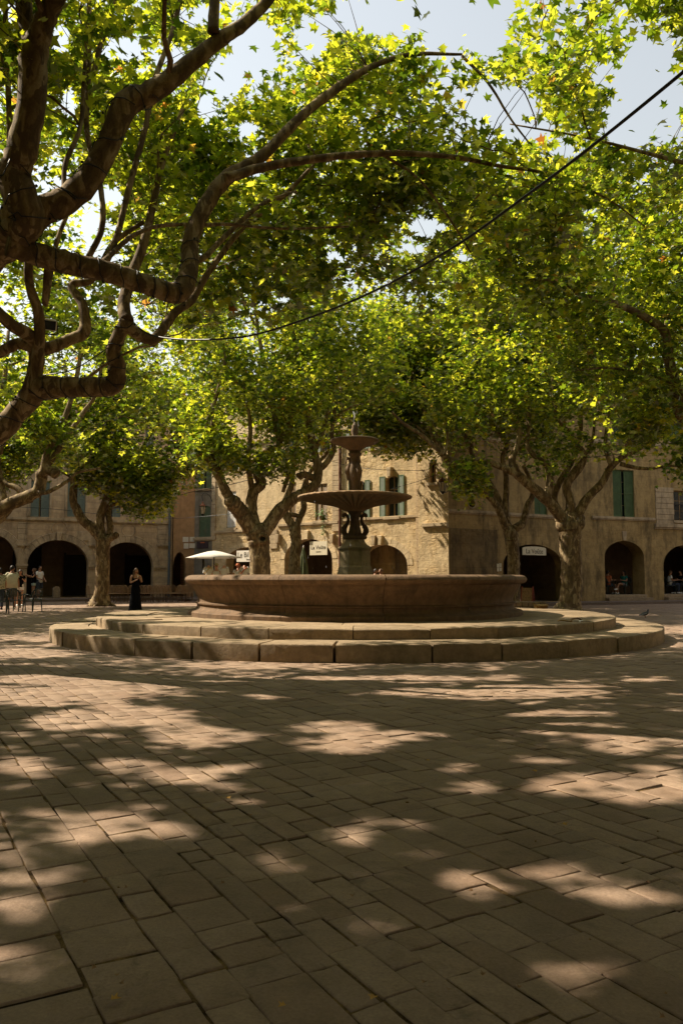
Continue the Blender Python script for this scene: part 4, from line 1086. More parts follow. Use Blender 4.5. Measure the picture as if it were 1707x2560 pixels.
# its right-hand foliage, carried by the long limbs (a neighbouring tree behind the viewer's right shoulder fills the top right)
t2 = Tree('near plane tree whose leafy ends hang into the top right corner', (8.9, 9.0, 0), 22, .19)
t2.limb([(8.9, 9, -.1, .6), (8.9, 9, .5, .45), (8.85, 9.05, 2.2, .41), (8.7, 9.2, 3.6, .43)], 18, pool=False)
t2.limb([(8.7, 9.2, 3.5, .3), (8.0, 9.8, 5.0, .24), (6.9, 10.9, 6.8, .13), (5.8, 12.6, 8.1, .04), (4.3, 13.2, 8.9, .022), (3.0, 13.6, 9.4, .012)], 10)
t2.limb([(8.7, 9.2, 3.5, .28), (9.2, 9.8, 5.5, .2), (8.8, 11.5, 7.4, .12), (8.6, 13.4, 9.0, .05)], 10)
t2.limb([(8.7, 9.2, 3.5, .26), (8.2, 8.3, 5.5, .2), (7, 7.2, 7.4, .13), (5.5, 6.4, 8.8, .08)], 10)
t2.crown([(4.6, 13.0, 9.2, 3.9, 2.6, 2.0, 230), (1.4, 14.2, 8.2, 3.9, 2.6, 2.5, 230), (8.6, 9.5, 9, 5.2, 5.5, 2.4, 700), (13, 12, 8.5, 4.5, 5, 3, 350)], 36, .25, 10, size=.165)
t2.finish()

def t1_paths(k): return t1.paths[{'la': _la, 'lb': _lb, 'lc': _lc, 'ld': _ld}[k]]

# --- unseen tree added over the viewer: its canopy blocks skylight and shades the foreground
t0 = Tree('unseen plane tree just behind the viewer, added to shade the foreground paving', (3.4, -2.2, 0), 20, .2)
t0.limb([(3.4, -2.2, -.1, .6), (3.4, -2.2, .6, .44), (3.4, -2.15, 2.4, .4), (3.3, -2.0, 3.8, .44)], 18, pool=False)
for tx_, ty_, tz_ in ((-3.2, 1.0, 8.6), (-.5, 4.2, 8.8), (3.6, 5.2, 8.8), (7.8, 3.2, 8.6), (8.5, -2, 8.6), (3.5, -5, 8.8), (-1, -4, 8.6)):
    f_ = Vector((3.3, -2.0, 3.7)); e_ = Vector((tx_, ty_, tz_)); m0 = f_.lerp(e_, .45) + Vector((0, 0, -.5))
    t0.limb([(*f_, .28), (*f_.lerp(m0, .6), .22), (*m0, .17), (*m0.lerp(e_, .5), .11), (*e_, .06)], 10)
t0.crown([(2.8, 1.2, 9.2, 8.6, 7.4, 1.9, 2300), (3.5, 8.0, 10.2, 5, 2.4, 1.3, 400)], 30, .34, 11)
t0.finish()

tl = Tree('unseen wide plane tree far left of the viewer, added to block skylight', (-18.5, 8.5, 0), 19, .2)  # unseen tree added to close the open sky at the left
tl.limb([(-18.5, 8.5, -.1, .6), (-18.5, 8.5, .6, .44), (-18.45, 8.5, 2.4, .4), (-18.4, 8.5, 3.6, .44)], 18, pool=False)
for tx_, ty_, tz_ in ((-22, 13, 8.6), (-16, 14.5, 8.8), (-14, 9, 8.8), (-16, 3, 8.6), (-21, 1, 8.6), (-24, 8, 8.8)):
    f_ = Vector((-18.4, 8.5, 3.5)); e_ = Vector((tx_, ty_, tz_)); m0 = f_.lerp(e_, .45) + Vector((0, 0, -.5))
    tl.limb([(*f_, .28), (*f_.lerp(m0, .6), .22), (*m0, .17), (*m0.lerp(e_, .5), .11), (*e_, .06)], 10)
tl.crown([(-19, 8, 8.6, 6.5, 10.5, 2.6, 2100)], 30, .36, 11)
tl.finish()

tk_ = Tree('unseen plane tree beyond the left edge, added to shade the left paving', (-19.0, 28.5, 0), 18, .2)  # added out of view so its crown shades the left middle ground
tk_.limb([(-19, 28.5, -.1, .6), (-19, 28.5, .6, .44), (-19, 28.5, 2.4, .4), (-18.9, 28.5, 3.6, .44)], 18, pool=False)
for tx_, ty_, tz_ in ((-22, 32, 8.6), (-16, 32.5, 8.8), (-14.5, 28, 8.8), (-16, 24, 8.6), (-21, 23, 8.6)):
    f_ = Vector((-18.9, 28.5, 3.5)); e_ = Vector((tx_, ty_, tz_)); m0 = f_.lerp(e_, .45) + Vector((0, 0, -.5))
    tk_.limb([(*f_, .28), (*f_.lerp(m0, .6), .22), (*m0, .17), (*m0.lerp(e_, .5), .11), (*e_, .06)], 10)
tk_.crown([(-18.0, 28, 8.9, 5.5, 7.0, 2.8, 1300)], 30, .36, 11)
tk_.finish()

# --- tree leaning in from the lower left
t3 = Tree('gnarled plane tree at the left edge, its low knobby limbs above the people', (-11.6, 22.5, 0), 23, .2)
t3.limb([(-11.6, 22.5, -.1, .55), (-11.6, 22.5, .6, .42), (-11.5, 22.5, 2.2, .38), (-11.3, 22.4, 3.0, .42)], 16, pool=False)
f3 = (-11.3, 22.4, 2.9)
for pts, Y, r0, r1 in (([(-110, 1250), (-40, 1212), (10, 1165), (60, 1142), (90, 1125), (97, 1090, 1.1), (112, 1080), (132, 1090, 1.2)], (22.4, 22), .22, .12),
                       ([(-60, 1225), (0, 1190), (30, 1160), (75, 1145)], (22.4, 23), .15, .11),):
    out = [(f3[0], f3[1], f3[2], .3)]
    for i, p in enumerate(pts):
        t = i / (len(pts) - 1); w = at(p[0], p[1], Y[0] + (Y[1] - Y[0]) * t); out.append((w.x, w.y, w.z, (r0 + (r1 - r0) * t) * (p[2] if len(p) > 2 else 1)))
    t3.limb(out, 12)
t3.L([(88, 1132), (115, 1128), (155, 1105), (180, 1085), (230, 1075)], (22, 22.5), .07, .03)
t3.L([(97, 1092), (110, 1040), (135, 990), (160, 930), (180, 850), (195, 740)], (22, 22.5), .11, .05)
t3.L([(60, 1142), (40, 1120), (15, 1110), (-5, 1080), (10, 1010), (40, 930)], (22.3, 22.8), .1, .05)
t3.L([(100, 1085), (150, 1010), (190, 950), (222, 900), (240, 800)], (22, 23), .09, .04)
t3.L([(10, 1165), (0, 1100), (-20, 1000), (10, 880), (20, 760)], (22.4, 23.5), .13, .05)
t3.crown([(-8.4, 22.5, 8.5, 5.4, 4.2, 3.4, 900), (-3.0, 19.5, 9.9, 3.4, 3.4, 1.7, 300), (-14.5, 17.5, 9, 4.5, 4.5, 2.6, 600), (-9.6, 22.3, 5.3, 2.4, 2.0, 1.3, 150)], 25, .33, 12)
t3.finish()

# --- left mid tree, whole trunk in view
b = ground(236, 1392)
t4 = Tree('mottled plane tree with its whole forked trunk in view, left of the fountain', tuple(b), 24, .22)
Y = b.y
t4.L([(222, 1396, 1.5), (229, 1384, 1.12), (235, 1355), (237, 1300, .95), (236, 1262, .98), (238, 1238, 1.1)], Y, .335, .32, n=18, pool=False, wob=.03)
for dx, dy in ((-.55, -.28), (.35, -.35), (-.2, -.5), (.5, .1)):
    t4.limb([(b.x + dx * 1.15, b.y + dy * 1.15, -.05, .08), (b.x + dx * .55, b.y + dy * .55, .10, .15), (b.x + dx * .15, b.y + dy * .15, .5, .2)], 8, sub=4, pool=False)
t4.L([(237, 1240), (214, 1214), (192, 1196), (176, 1168), (168, 1142), (171, 1085), (164, 1010), (158, 930), (150, 830)], (Y, Y - .8), .26, .08)
t4.L([(234, 1232), (229, 1200, 1.1), (237, 1166), (248, 1136), (258, 1062), (272, 1000), (292, 925), (310, 830)], (Y, Y), .22, .07)
t4.L([(243, 1240), (262, 1232, .9), (268, 1228, 1.1)], (Y, Y - .3), .2, .13, pool=False)
t4.L([(252, 1228), (254, 1205), (249, 1182), (252, 1160), (275, 1110), (310, 1050), (345, 1000), (380, 930)], (Y, Y + .6), .16, .06)
t4.L([(258, 1062), (250, 980), (245, 900), (250, 800)], (Y, Y + .5), .11, .05)
t4.L([(170, 1085), (185, 1010), (205, 930), (215, 850)], (Y - .4, Y), .1, .05)
t4.L([(252, 1165), (300, 1140), (350, 1120), (385, 1110)], (Y + .2, Y + .5), .08, .03)
cx = b.x
t4.crown([(cx + .2, Y - .8, 8.8, 5.4, 3.2, 4.2, 760), (cx + 2.4, Y - .4, 5.3, 2.7, 1.8, 1.8, 420), (cx - .8, Y, 6.2, 2.6, 1.6, 1.6, 220), (cx - 4.6, Y - .4, 7.4, 3.4, 2.0, 2.6, 300), (cx + 4.6, Y - .4, 8.4, 2.6, 2.0, 2.6, 200)], 25, .36, 12, lit=False)
t4.finish()

# --- left centre tree behind the basin
Y = 29.0; p0 = at(598, 1325, Y); b = (p0.x, Y, 0)
t5 = Tree('stout plane tree with a hollow knot at its fork, behind the left of the basin', b, 25, .2)
t5.limb([(b[0], Y, -.1, .62), (b[0], Y, .35, .46), (b[0], Y, 1.0, .40)] + [(at(x, y, Y).x, Y, at(x, y, Y).z, r) for x, y, r in ((598, 1370, .385), (598, 1320, .375), (596, 1270, .37), (594, 1240, .40), (592, 1222, .44))], 20, pool=False, wob=.03)
t5.L([(584, 1222), (560, 1186), (545, 1166), (530, 1152, 1.1)], (Y, Y - .5), .32, .27, pool=False)
t5.knob(at(529, 1152, Y - .5), .23)
t5.L([(540, 1160), (520, 1130), (505, 1098), (488, 1062), (470, 1046), (449, 1036), (443, 1012), (455, 1000), (473, 996), (480, 960), (500, 900), (520, 820)], (Y - .4, Y - 1.2), .19, .06)
t5.L([(488, 1062), (490, 1010), (487, 960), (495, 900)], (Y - .7, Y), .1, .05)
t5.L([(591, 1222), (577, 1175), (582, 1130), (600, 1110, 1.1), (590, 1080), (612, 1040), (640, 1025), (635, 980), (620, 900), (600, 800), (585, 700)], (Y, Y + .4), .24, .06)
t5.L([(600, 1222), (612, 1215), (640, 1175), (668, 1150), (700, 1130), (725, 1110), (730, 1075, 1.1), (722, 1040), (710, 980), (695, 900), (680, 800), (660, 700)], (Y, Y + .6), .27, .07)
t5.L([(728, 1078), (745, 1068), (765, 1035), (762, 990), (772, 920), (778, 860)], (Y + .5, Y), .13, .05)
t5.L([(725, 1100), (700, 1090), (685, 1095, 1.2)], (Y + .3, Y), .14, .12, pool=False)
t5.L([(722, 1040), (745, 980), (752, 920), (735, 850)], (Y + .5, Y + 1), .09, .04)
t5.L([(581, 1135), (570, 1060), (575, 980), (560, 880)], (Y + .1, Y - .8), .12, .05)
t5.L([(640, 1025), (665, 960), (690, 880)], (Y + .3, Y - .5), .09, .04)
t5.L([(638, 1030), (662, 1080), (650, 1130)], (Y + .3, Y + .1), .1, .07, pool=False)
# hollow knot: ring of callus
kp = at(603, 1237, Y - .40); m_ = [kp + Vector((.17 * math.cos(a), -.04 + .02 * math.sin(a), .14 * math.sin(a))) for a in [2 * PI * k / 18 for k in range(19)]]
t5.wood.tube([p - t5.base for p in m_], .06, 8)
t5.crown([(b[0] + .4, Y, 9.6, 5.0, 4.0, 4.6, 920), (b[0] - 1.1, Y - .5, 5.9, 1.9, 1.5, 1.3, 90), (b[0] + .6, Y, 5.6, 1.0, .8, .7, 26)], 25, .32, 12, lit=False)
t5.finish()
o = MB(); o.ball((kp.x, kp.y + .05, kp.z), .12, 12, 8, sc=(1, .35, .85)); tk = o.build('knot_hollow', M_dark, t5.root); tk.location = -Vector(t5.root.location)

# --- slimmer tree behind it
Y = 36.0; p0 = at(678, 1325, Y); b = (p0.x, Y, 0)
t6 = Tree('slim dark plane tree behind the basin, beside the closed green parasol', b, 26, .22)
t6.limb([(b[0], Y, -.1, .42), (b[0], Y, .5, .30)] + [(at(x, y, Y).x, Y, at(x, y, Y).z, r) for x, y, r in ((676, 1320, .27), (678, 1270, .25), (680, 1240, .24), (677, 1212, .27))], 16, pool=False, wob=.03)
t6.L([(676, 1216), (664, 1195), (655, 1178), (656, 1150), (670, 1110), (676, 1050), (690, 980), (700, 900), (705, 800)], (Y, Y), .2, .06)
t6.L([(678, 1216), (688, 1190), (698, 1165, 1.1), (695, 1130), (715, 1080), (750, 1040), (780, 980), (800, 900)], (Y, Y + .5), .16, .05)
t6.L([(664, 1180), (685, 1185), (693, 1188)], (Y, Y), .1, .1, pool=False)
t6.crown([(b[0] + 2.0, Y - .9, 9.9, 4.8, 2.3, 4.1, 600), (b[0] + 4.5, Y - 2, 8.1, 2.6, 1.8, 1.6, 240), (b[0] + 6.8, Y - 2.8, 10.6, 4.0, 2.2, 4.0, 520)], 25, .36, 12, lit=False)
t6.finish()

# --- big tree right of the fountain
b = ground(1308, 1408); Y = b.y
t7 = Tree('broad pale plane tree with several thick limbs, right of the fountain', tuple(b), 27, .2)
t7.L([(1300, 1412, 1.45), (1306, 1396, 1.12), (1310, 1370), (1311, 1300, .98), (1308, 1250), (1308, 1215, 1.08), (1308, 1200, 1.0), (1308, 1190, .8)], Y, .40, .385, n=20, pool=False, wob=.03)
for kx, ky, kr in ((985, 655, .42), (950, 648, .33), (1016, 640, .32), (985, 612, .30), (935, 612, .25), (960, 620, .28), (1030, 612, .22)): t7.knob(at(*c3(kx, ky), Y), kr)
for dx, dy in ((-.65, -.15), (-.2, -.5), (.4, -.35), (.55, .1)):
    t7.limb([(b.x + dx * 1.15, b.y + dy * 1.15, -.05, .08), (b.x + dx * .6, b.y + dy * .6, .12, .17), (b.x + dx * .2, b.y + dy * .2, .6, .22)], 8, sub=4, pool=False)
def L7(pts, Ya, r0, r1, **k): return t7.L(pts, Ya, r0, r1, conv=c3, **k)
L7([(965, 650), (915, 580), (850, 505, 1.05), (780, 445), (715, 390), (690, 340, .95)], (Y, Y - .9), .23, .15, pool=False)
L7([(715, 390), (600, 335), (480, 310), (380, 312), (330, 285), (270, 230), (200, 170), (120, 120), (60, 60)], (Y - .9, Y - 1.8), .13, .045)
L7([(700, 370), (680, 310, 1.2), (705, 250), (720, 170), (700, 80), (660, -20)], (Y - .9, Y - .6), .13, .05)
L7([(860, 510), (880, 420, 1.1), (860, 340), (800, 290), (760, 230), (770, 120), (760, 0)], (Y - .4, Y), .16, .05)
L7([(960, 640), (985, 540), (965, 440), (1020, 360, 1.2), (1055, 300), (1030, 240), (980, 170), (920, 110), (900, 0), (890, -120)], (Y, Y - .3), .19, .05)
L7([(940, 600), (900, 520), (920, 440), (1000, 300), (1035, 170), (1040, 40), (1050, -100)], (Y, Y + .8), .15, .05)
L7([(1005, 640), (1050, 540, 1.1), (1090, 490), (1150, 425), (1195, 345), (1260, 290), (1340, 250), (1430, 200), (1500, 130), (1580, 60)], (Y, Y - .6), .18, .05)
L7([(1195, 345), (1165, 240), (1180, 100), (1210, -60)], (Y - .4, Y), .09, .04)
L7([(1240, 330), (1320, 350), (1400, 355), (1500, 340), (1600, 350)], (Y - .4, Y - 1), .085, .03)
L7([(380, 312), (350, 350), (400, 420), (470, 470)], (Y - 1.4, Y - 1.8), .05, .02)
L7([(330, 285), (350, 200), (330, 100), (280, 0)], (Y - 1.5, Y - 1.2), .06, .03)
L7([(1055, 300), (1100, 200), (1110, 60)], (Y - .2, Y + .6), .08, .04)
t7.crown([(b.x + .6, Y, 9.6, 5.4, 4.0, 4.4, 950), (b.x - 3.9, Y - 1.6, 4.9, 1.1, .9, .8, 34), (b.x - .2, Y - 1.4, 5.0, 1.2, .8, .6, 26), (b.x + 4.0, Y - 1.2, 5.7, 2.0, 1.5, 1.2, 110), (b.x - 3.8, Y - 1.2, 7.8, 2.0, 1.6, 1.5, 90)], 25, .32, 12, lit=False)
t7.finish()

# --- slimmer tree between it and the basin
Y = 33.6; p0 = at(1178, 1325, Y); b = (p0.x, Y, 0)
t8 = Tree('slender plane tree with a forked trunk behind the right end of the basin', b, 28, .2)
t8.limb([(b[0] - .05, Y, -.1, .42), (b[0] - .03, Y, .4, .31)] + [(at(*c3(x, y), Y).x, Y, at(*c3(x, y), Y).z, r) for x, y, r in ((690, 960, .27), (690, 860, .255), (688, 790, .26), (680, 730, .29), (675, 700, .30), (672, 675, .24))], 16, pool=False, wob=.03)
t8.knob(at(*c3(673, 690), Y), .30)
def L8(pts, Ya, r0, r1, **k): return t8.L(pts, Ya, r0, r1, conv=c3, **k)
L8([(665, 690), (640, 640), (622, 590), (590, 530), (540, 480), (480, 450), (420, 425), (375, 375), (350, 320), (325, 265), (270, 190), (240, 90), (200, -20)], (Y, Y - 1), .18, .045)
L8([(660, 670), (630, 570), (600, 490), (545, 400), (500, 340), (475, 280), (450, 220, 1.2), (420, 150), (370, 70), (330, -40)], (Y, Y + .3), .15, .045)
L8([(672, 670), (650, 590), (652, 480), (650, 380), (632, 300), (655, 225, 1.1), (600, 160), (550, 90), (500, 20), (470, -80)], (Y, Y + .4), .15, .05)
L8([(690, 670), (735, 640), (752, 590), (765, 540), (790, 490), (780, 420), (740, 340)], (Y, Y + .5), .19, .08)
L8([(475, 250), (440, 120), (455, 20), (440, -90)], (Y + .2, Y + .6), .08, .04)
L8([(345, 320), (250, 200), (180, 130), (90, 120)], (Y - .7, Y - 1.2), .07, .03)
L8([(330, 270), (290, 170), (260, 60)], (Y - .8, Y - .3), .06, .03)
t8.crown([(b[0] - 1.2, Y, 10.2, 4.6, 3.4, 4.2, 560), (b[0] - 4.9, Y - 1, 4.6, 1.0, .8, 1.0, 40), (b[0] - 3.2, Y - 1, 4.4, 1.3, .8, .8, 34)], 25, .32, 12, lit=False)
t8.finish()

# --- right edge tree
t9 = Tree('plane tree at the right edge with one drooping branch beside the green shutters', (12.2, 22.5, 0), 29, .2)
t9.limb([(12.2, 22.5, -.1, .55), (12.2, 22.5, .6, .42), (12.1, 22.5, 2.6, .38), (11.9, 22.4, 3.6, .42)], 16, pool=False)
for pts in ([(1700, 1080), (1640, 1000), (1568, 960), (1552, 900, 1.1), (1535, 830), (1528, 770), (1500, 740), (1420, 700), (1330, 680)], [(1700, 1080), (1660, 900), (1600, 700), (1540, 560), (1480, 460)], [(1700, 1080), (1720, 900), (1680, 650), (1640, 480)]):
    out = [(11.9, 22.4, 3.5, .28)]
    for i, p in enumerate(pts):
        w = at(p[0], p[1], 22.4 - i * .25); out.append((w.x, w.y, w.z, (.2 - .14 * i / len(pts)) * (p[2] if len(p) > 2 else 1)))
    t9.limb(out, 12)
t9.L([(1552, 905), (1540, 880), (1480, 860), (1400, 845), (1330, 850)], (22, 21), .06, .02)
t9.crown([(9.6, 21.8, 9.2, 4.8, 3.6, 3.6, 820), (4.2, 20.5, 10.4, 3.4, 3.4, 1.8, 320), (8.9, 21.6, 5.0, 1.3, 1.0, .8, 50)], 25, .32, 12)
t9.finish()
# ------------------------------------------------------------------ the rest of the square, beside and behind the viewer: it shades the paving
for nm, lab, A_, B_, mt in (('side_house', 'long grey house closing the left side of the square, beyond the frame', (-27.0, -16), (-28.2, 39.5), M_grey_wall),
                            ('rear_house', 'long grey house behind the viewer, facing the fountain from afar', (25, -17), (-26, -17), M_grey_wall),
                            ('side_house', 'long grey house closing the right side of the square, beyond the frame', (27, 41), (25.5, -16), M_grey_wall)):
    f = Front(nm, lab, A_, B_, 12.0, mt)
    n = int(f.L / 4.6)
    for k in range(n):
        c = (k + .5) * f.L / n
        f.holes.append([(c - 1.5, .15), (c + 1.5, .15)] + [(c + 1.5 * math.cos(PI * q / 12), 2.4 + 1.3 * math.sin(PI * q / 12)) for q in range(13)])
        for z in (5.2, 8.6):
            f.holes.append([(c - .6, z), (c + .6, z), (c + .6, z + 1.8), (c - .6, z + 1.8)])
            w = f.box('window', M_glass, c - .62, c + .62, .16, .2, z - .02, z + 1.82)
    f.arcade(3.5, 4.4); f.build()
for src, x, y, rz, sc, lab in ((t7, -5.5, -6.5, 1.1, 1.0, 'plane tree behind the viewer on the left'), (t5, 3.5, -8.0, 2.3, 1.05, 'plane tree straight behind the viewer'),
                               (t7, 14.5, 1.0, 3.9, 1.0, 'plane tree to the right of the viewer, outside the frame'), (t8, -14.0, -8.0, .7, 1.1, 'plane tree behind the viewer at the far left'),
                               (t5, 17.5, 14.5, 5.0, 1.0, 'plane tree beyond the right edge of the frame, nearer than the drooping one')):
    c = copy_tree(src.root); c.location = (x, y, 0); c.rotation_euler = (0, 0, rz); c.scale = (sc,) * 3; c['label'] = lab

# ------------------------------------------------------------------ cables
def sag(name, label, pts, r, mat=M_cable, group=None, sub=10):
    m = MB(); m.tube(catmull(pts, sub), r, 6); o = m.build(name, mat, None, smooth=True); return tag(o, label, 'cable', group)
sag('power_cable', 'thick black cable crossing the upper right sky and sagging down to the left limbs',
    [at(300, 738, 11.4), at(345, 768, 11.2), at(410, 779, 10.8), at(500, 779, 10.2), at(600, 765, 9.6), at(760, 711, 8.6), at(900, 648, 7.8), at(1050, 562, 7.0), at(1200, 455, 6.3), at(1350, 342, 5.6), at(1568, 165, 4.8), at(1760, 0, 4.3)], .0125)
G_W = 'thin wires strung across the square'
sag('overhead_wire', 'thin wire running from the left limbs down to the lower elbow', [at(95, 862, 11.9), at(165, 850, 11.6), at(225, 815, 11.4), at(262, 788, 11.3)], .008, group=G_W)
sag('overhead_wire', 'upper of the two thin wires crossing the arcaded house', [at(*c1(590, 585), 41), at(*c1(700, 612), 41), at(*c1(960, 630), 40), at(*c1(1180, 620), 38), at(*c2(60, 605), 36), at(*c2(300, 560), 33), at(*c2(560, 490), 30), at(*c2(700, 440), 28.6)], .014, group=G_W)
sag('overhead_wire', 'long lower wire crossing the arcaded house behind the forked trunk', [at(-40, 1160, 42), at(*c1(340, 712), 42), at(*c1(700, 750), 42), at(*c1(1100, 772), 42), at(*c2(100, 766), 42), at(*c2(380, 740), 41)], .013, group=G_W)
sag('overhead_wire', 'thin wire stretched over the golden house behind the upper bowl', [at(*c2(640, 360), 37), at(*c2(960, 395), 37), at(*c2(1100, 430), 37), at(*c2(1300, 455), 36), at(*c2(1570, 460), 35), at(*c3(250, 360), 35)], .012, group=G_W)
sag('overhead_wire', 'thin wire sloping past the arched windows behind the large bowl', [at(*c2(1440, 570), 37), at(*c3(60, 460), 36), at(*c3(230, 410), 35), at(*c3(420, 330), 34)], .011, group=G_W)
sag('overhead_wire', 'pale-lit wire running to the right from the broad tree', [at(*c3(1040, 300), 29.5), at(*c3(1200, 285), 28), at(*c3(1300, 265), 26), at(*c3(1570, 208), 22), at(*c3(1750, 170), 19)], .011, group=G_W)
spiral(*t1_paths('la'), 14, 'string_light_cable', 'cable wound round the lowest thick limb at the left edge')
spiral(*t1_paths('lc'), 7, 'string_light_cable', 'cable wound round the upper rising limb at top left', lo=.0, hi=.55)
spiral(*t1_paths('ld'), 12, 'string_light_cable', 'cable wound round the long horizontal limb at left', lo=.06, hi=.5)
spiral(*t1_paths('lb'), 4, 'string_light_cable', 'cable wound round the foot of the vertical limb at top left', lo=.0, hi=.3)

# floodlight box in the fork
p = at(112, 745, 11.5); fl = thing('floodlight', 'small pale box-shaped floodlight fixed among the left limbs', 'lamp', tuple(p), .5)
m = MB(); M_ = Matrix.Rotation(.4, 4, 'X'); m.box(-.11, .11, -.09, .09, -.08, .08, M=M_); m.build('housing', M_paper, fl, bevel=.02)
m = MB(); m.box(-.09, .09, -.096, -.089, -.065, .065, M=M_); m.build('lamp_glass', M_glass, fl)
m = MB(); m.tube([(-.13, 0, 0), (-.13, .02, -.14), (.13, .02, -.14), (.13, 0, 0)], .012, 6); m.build('bracket', M_iron, fl)

# ------------------------------------------------------------------ lanterns
def lantern(dx, dy_top, dy_bot, Y, label, bracket, wall):
    a, b = at(dx, dy_top, Y), at(dx, dy_bot, Y); h = a.z - b.z
    t = thing('wall_lantern', label, 'lantern', (a.x, a.y, b.z), 0, 'lanterns on brackets')
    m = MB(); 
    for (r_, z0, r2, z1) in ((.20, .62, .12, .12),):
        for k in range(6):
            q = 2 * PI * k / 6; m.tube([(h * r_ * math.cos(q), h * r_ * math.sin(q), h * z0), (h * r2 * math.cos(q), h * r2 * math.sin(q), h * z1)], h * .014, 5)
    m.lathe([(h * .205, h * .60), (h * .215, h * .62), (h * .205, h * .64), (h * .19, h * .62)], 6); m.lathe([(h * .13, h * .10), (h * .13, h * .13), (h * .05, h * .02), (.004, 0)][::-1], 6)
    m.build('frame', M_iron, t)
    m = MB(); m.lathe([(h * .112, h * .13), (h * .185, h * .60)], 6, closed=True); m.build('pane', M_lglass, t)
    m = MB(); m.lathe([(h * .22, h * .64), (h * .21, h * .67), (h * .15, h * .74), (h * .09, h * .80), (h * .06, h * .84), (h * .07, h * .88), (h * .03, h * .93), (.004, h * 1.0)], 12); m.build('cap', M_copper, t, smooth=True)
    m = MB(); m.tube(catmull([Vector(q) - Vector((a.x, a.y, b.z)) for q in bracket], 6), .018, 6)
    m.build('bracket', M_iron, t, smooth=True)
    return t
k = NT('lantern_glass'); b_ = k.n('ShaderNodeBsdfPrincipled'); b_.inputs['Base Color'].default_value = (.62, .5, .36, 1); b_.inputs['Roughness'].default_value = .25
tr = k.n('ShaderNodeBsdfTransparent'); mx = k.n('ShaderNodeMixShader'); mx.inputs[0].default_value = .6; k.l(tr.outputs[0], mx.inputs[1]); k.l(b_.outputs[0], mx.inputs[2]); k.l(mx.outputs[0], k.out.inputs[0]); M_lglass = k.m
lantern(*c1(1326, 0)[:1], c1(0, 658)[1], c1(0, 758)[1], 46.0, 'copper-capped lantern hanging from a curled bracket beside the green-shuttered grey house',
        [at(*c1(1326, 660), 46), at(*c1(1322, 625), 46), at(*c1(1340, 608), 46.1), at(*c1(1370, 625), 46.2), at(*c1(1386, 660), 46.4), at(*c1(1392, 690), 46.6)], None)
lantern(*c3(322, 0)[:1], c3(0, 385)[1], c3(0, 488)[1], 34.6, 'dark iron lantern on the corner block right of the fountain bowls',
        [at(*c3(322, 480), 34.6), at(*c3(338, 478), 34.8), at(*c3(350, 470), 35.4), at(*c3(346, 440), 35.9)], None)

# ------------------------------------------------------------------ signs
def text_obj(body, size, name, mat, parent, loc, depth=.004, shear=0):
    cu = bpy.data.curves.new(name, 'FONT'); cu.body = body; cu.size = size; cu.align_x = 'CENTER'; cu.align_y = 'CENTER'; cu.extrude = depth; cu.shear = shear
    tmp = bpy.data.objects.new('tmp', cu); COL.objects.link(tmp); dg = bpy.context.evaluated_depsgraph_get()
    me = bpy.data.meshes.new_from_object(tmp.evaluated_get(dg)); bpy.data.objects.remove(tmp); bpy.data.curves.remove(cu)
    me.materials.clear(); me.materials.append(mat)
    o = bpy.data.objects.new(name, me); COL.objects.link(o); o.parent = parent; o.location = loc; o.rotation_euler = (PI / 2, 0, 0); return o
def sign(front, x0, y0, x1, y1, y_off, mat, label, lines, arch=0):
    u0, v1 = front.uv((x0, y0)); u1, v0 = front.uv((x1, y1)); w, h = u1 - u0, v1 - v0
    cq = front.inside((x0 + x1) / 2, -y_off); base = cq
    t = thing('hanging_sign', label, 'sign', (base.x, base.y, v0), math.atan2(front.d.y, front.d.x), 'hanging shop signs')
    poly = [(-w / 2, 0), (w / 2, 0), (w / 2, h * (1 - arch))] + ([(w / 2 * math.cos(PI * k / 10) , h * (1 - arch) + h * arch * math.sin(PI * k / 10)) for k in range(1, 10)] if arch else []) + [(-w / 2, h * (1 - arch))]
    m = MB(); m.prism(poly, 0, .03); m.build('board', mat, t)
    for (s_, size, z) in lines: text_obj(s_, size * w, 'lettering', M_ink, t, (0, -.004, z * h), .003)
    m = MB()
    for q in (-.35, .35): m.tube([(q * w, .015, h * (1 - arch * .3)), (q * w, .015, h + .25)], .008, 5)
    m.build('hanger', M_iron, t)
    return t
a, b = c2(847, 926); c, d = c2(960, 1012)
sign(fd, a, b, c, d, .03, M_signc, 'cream square sign reading La Voûte in the sunlit arch left of the pedestal', [('La Voûte', .235, .55), ('restaurant', .07, .24)])
a, b = c3(740, 757); c, d = c3(862, 805)
sign(ff, a, b, c, d, .03, M_signc, 'cream round-topped sign reading La Voûte in the dark arch right of the basin', [('La Voûte', .2, .42)], .22)
a, b = c2(371, 990); c, d = c2(540, 1058)
sign(fd, a, b, c, d, .9, M_signw, 'white sign reading Le Bil du W, partly behind the stout trunk', [('Le Bil du W', .19, .6), ('boutique', .07, .2)])
# small white info plates on the ochre house
u, v = fb.uv(c1(1236, 925))
for i, (du, dv, w_, h_) in enumerate(((-.22, .12, .36, .32), (.2, .14, .3, .3), (-.18, -.28, .3, .34), (.2, -.26, .34, .3))):
    m = MB(); m.box(u + du - w_ / 2, u + du + w_ / 2, -.05, -.004, v + dv - h_ / 2, v + dv + h_ / 2)
    m.build('notice_plate', M_signw, fb.root)

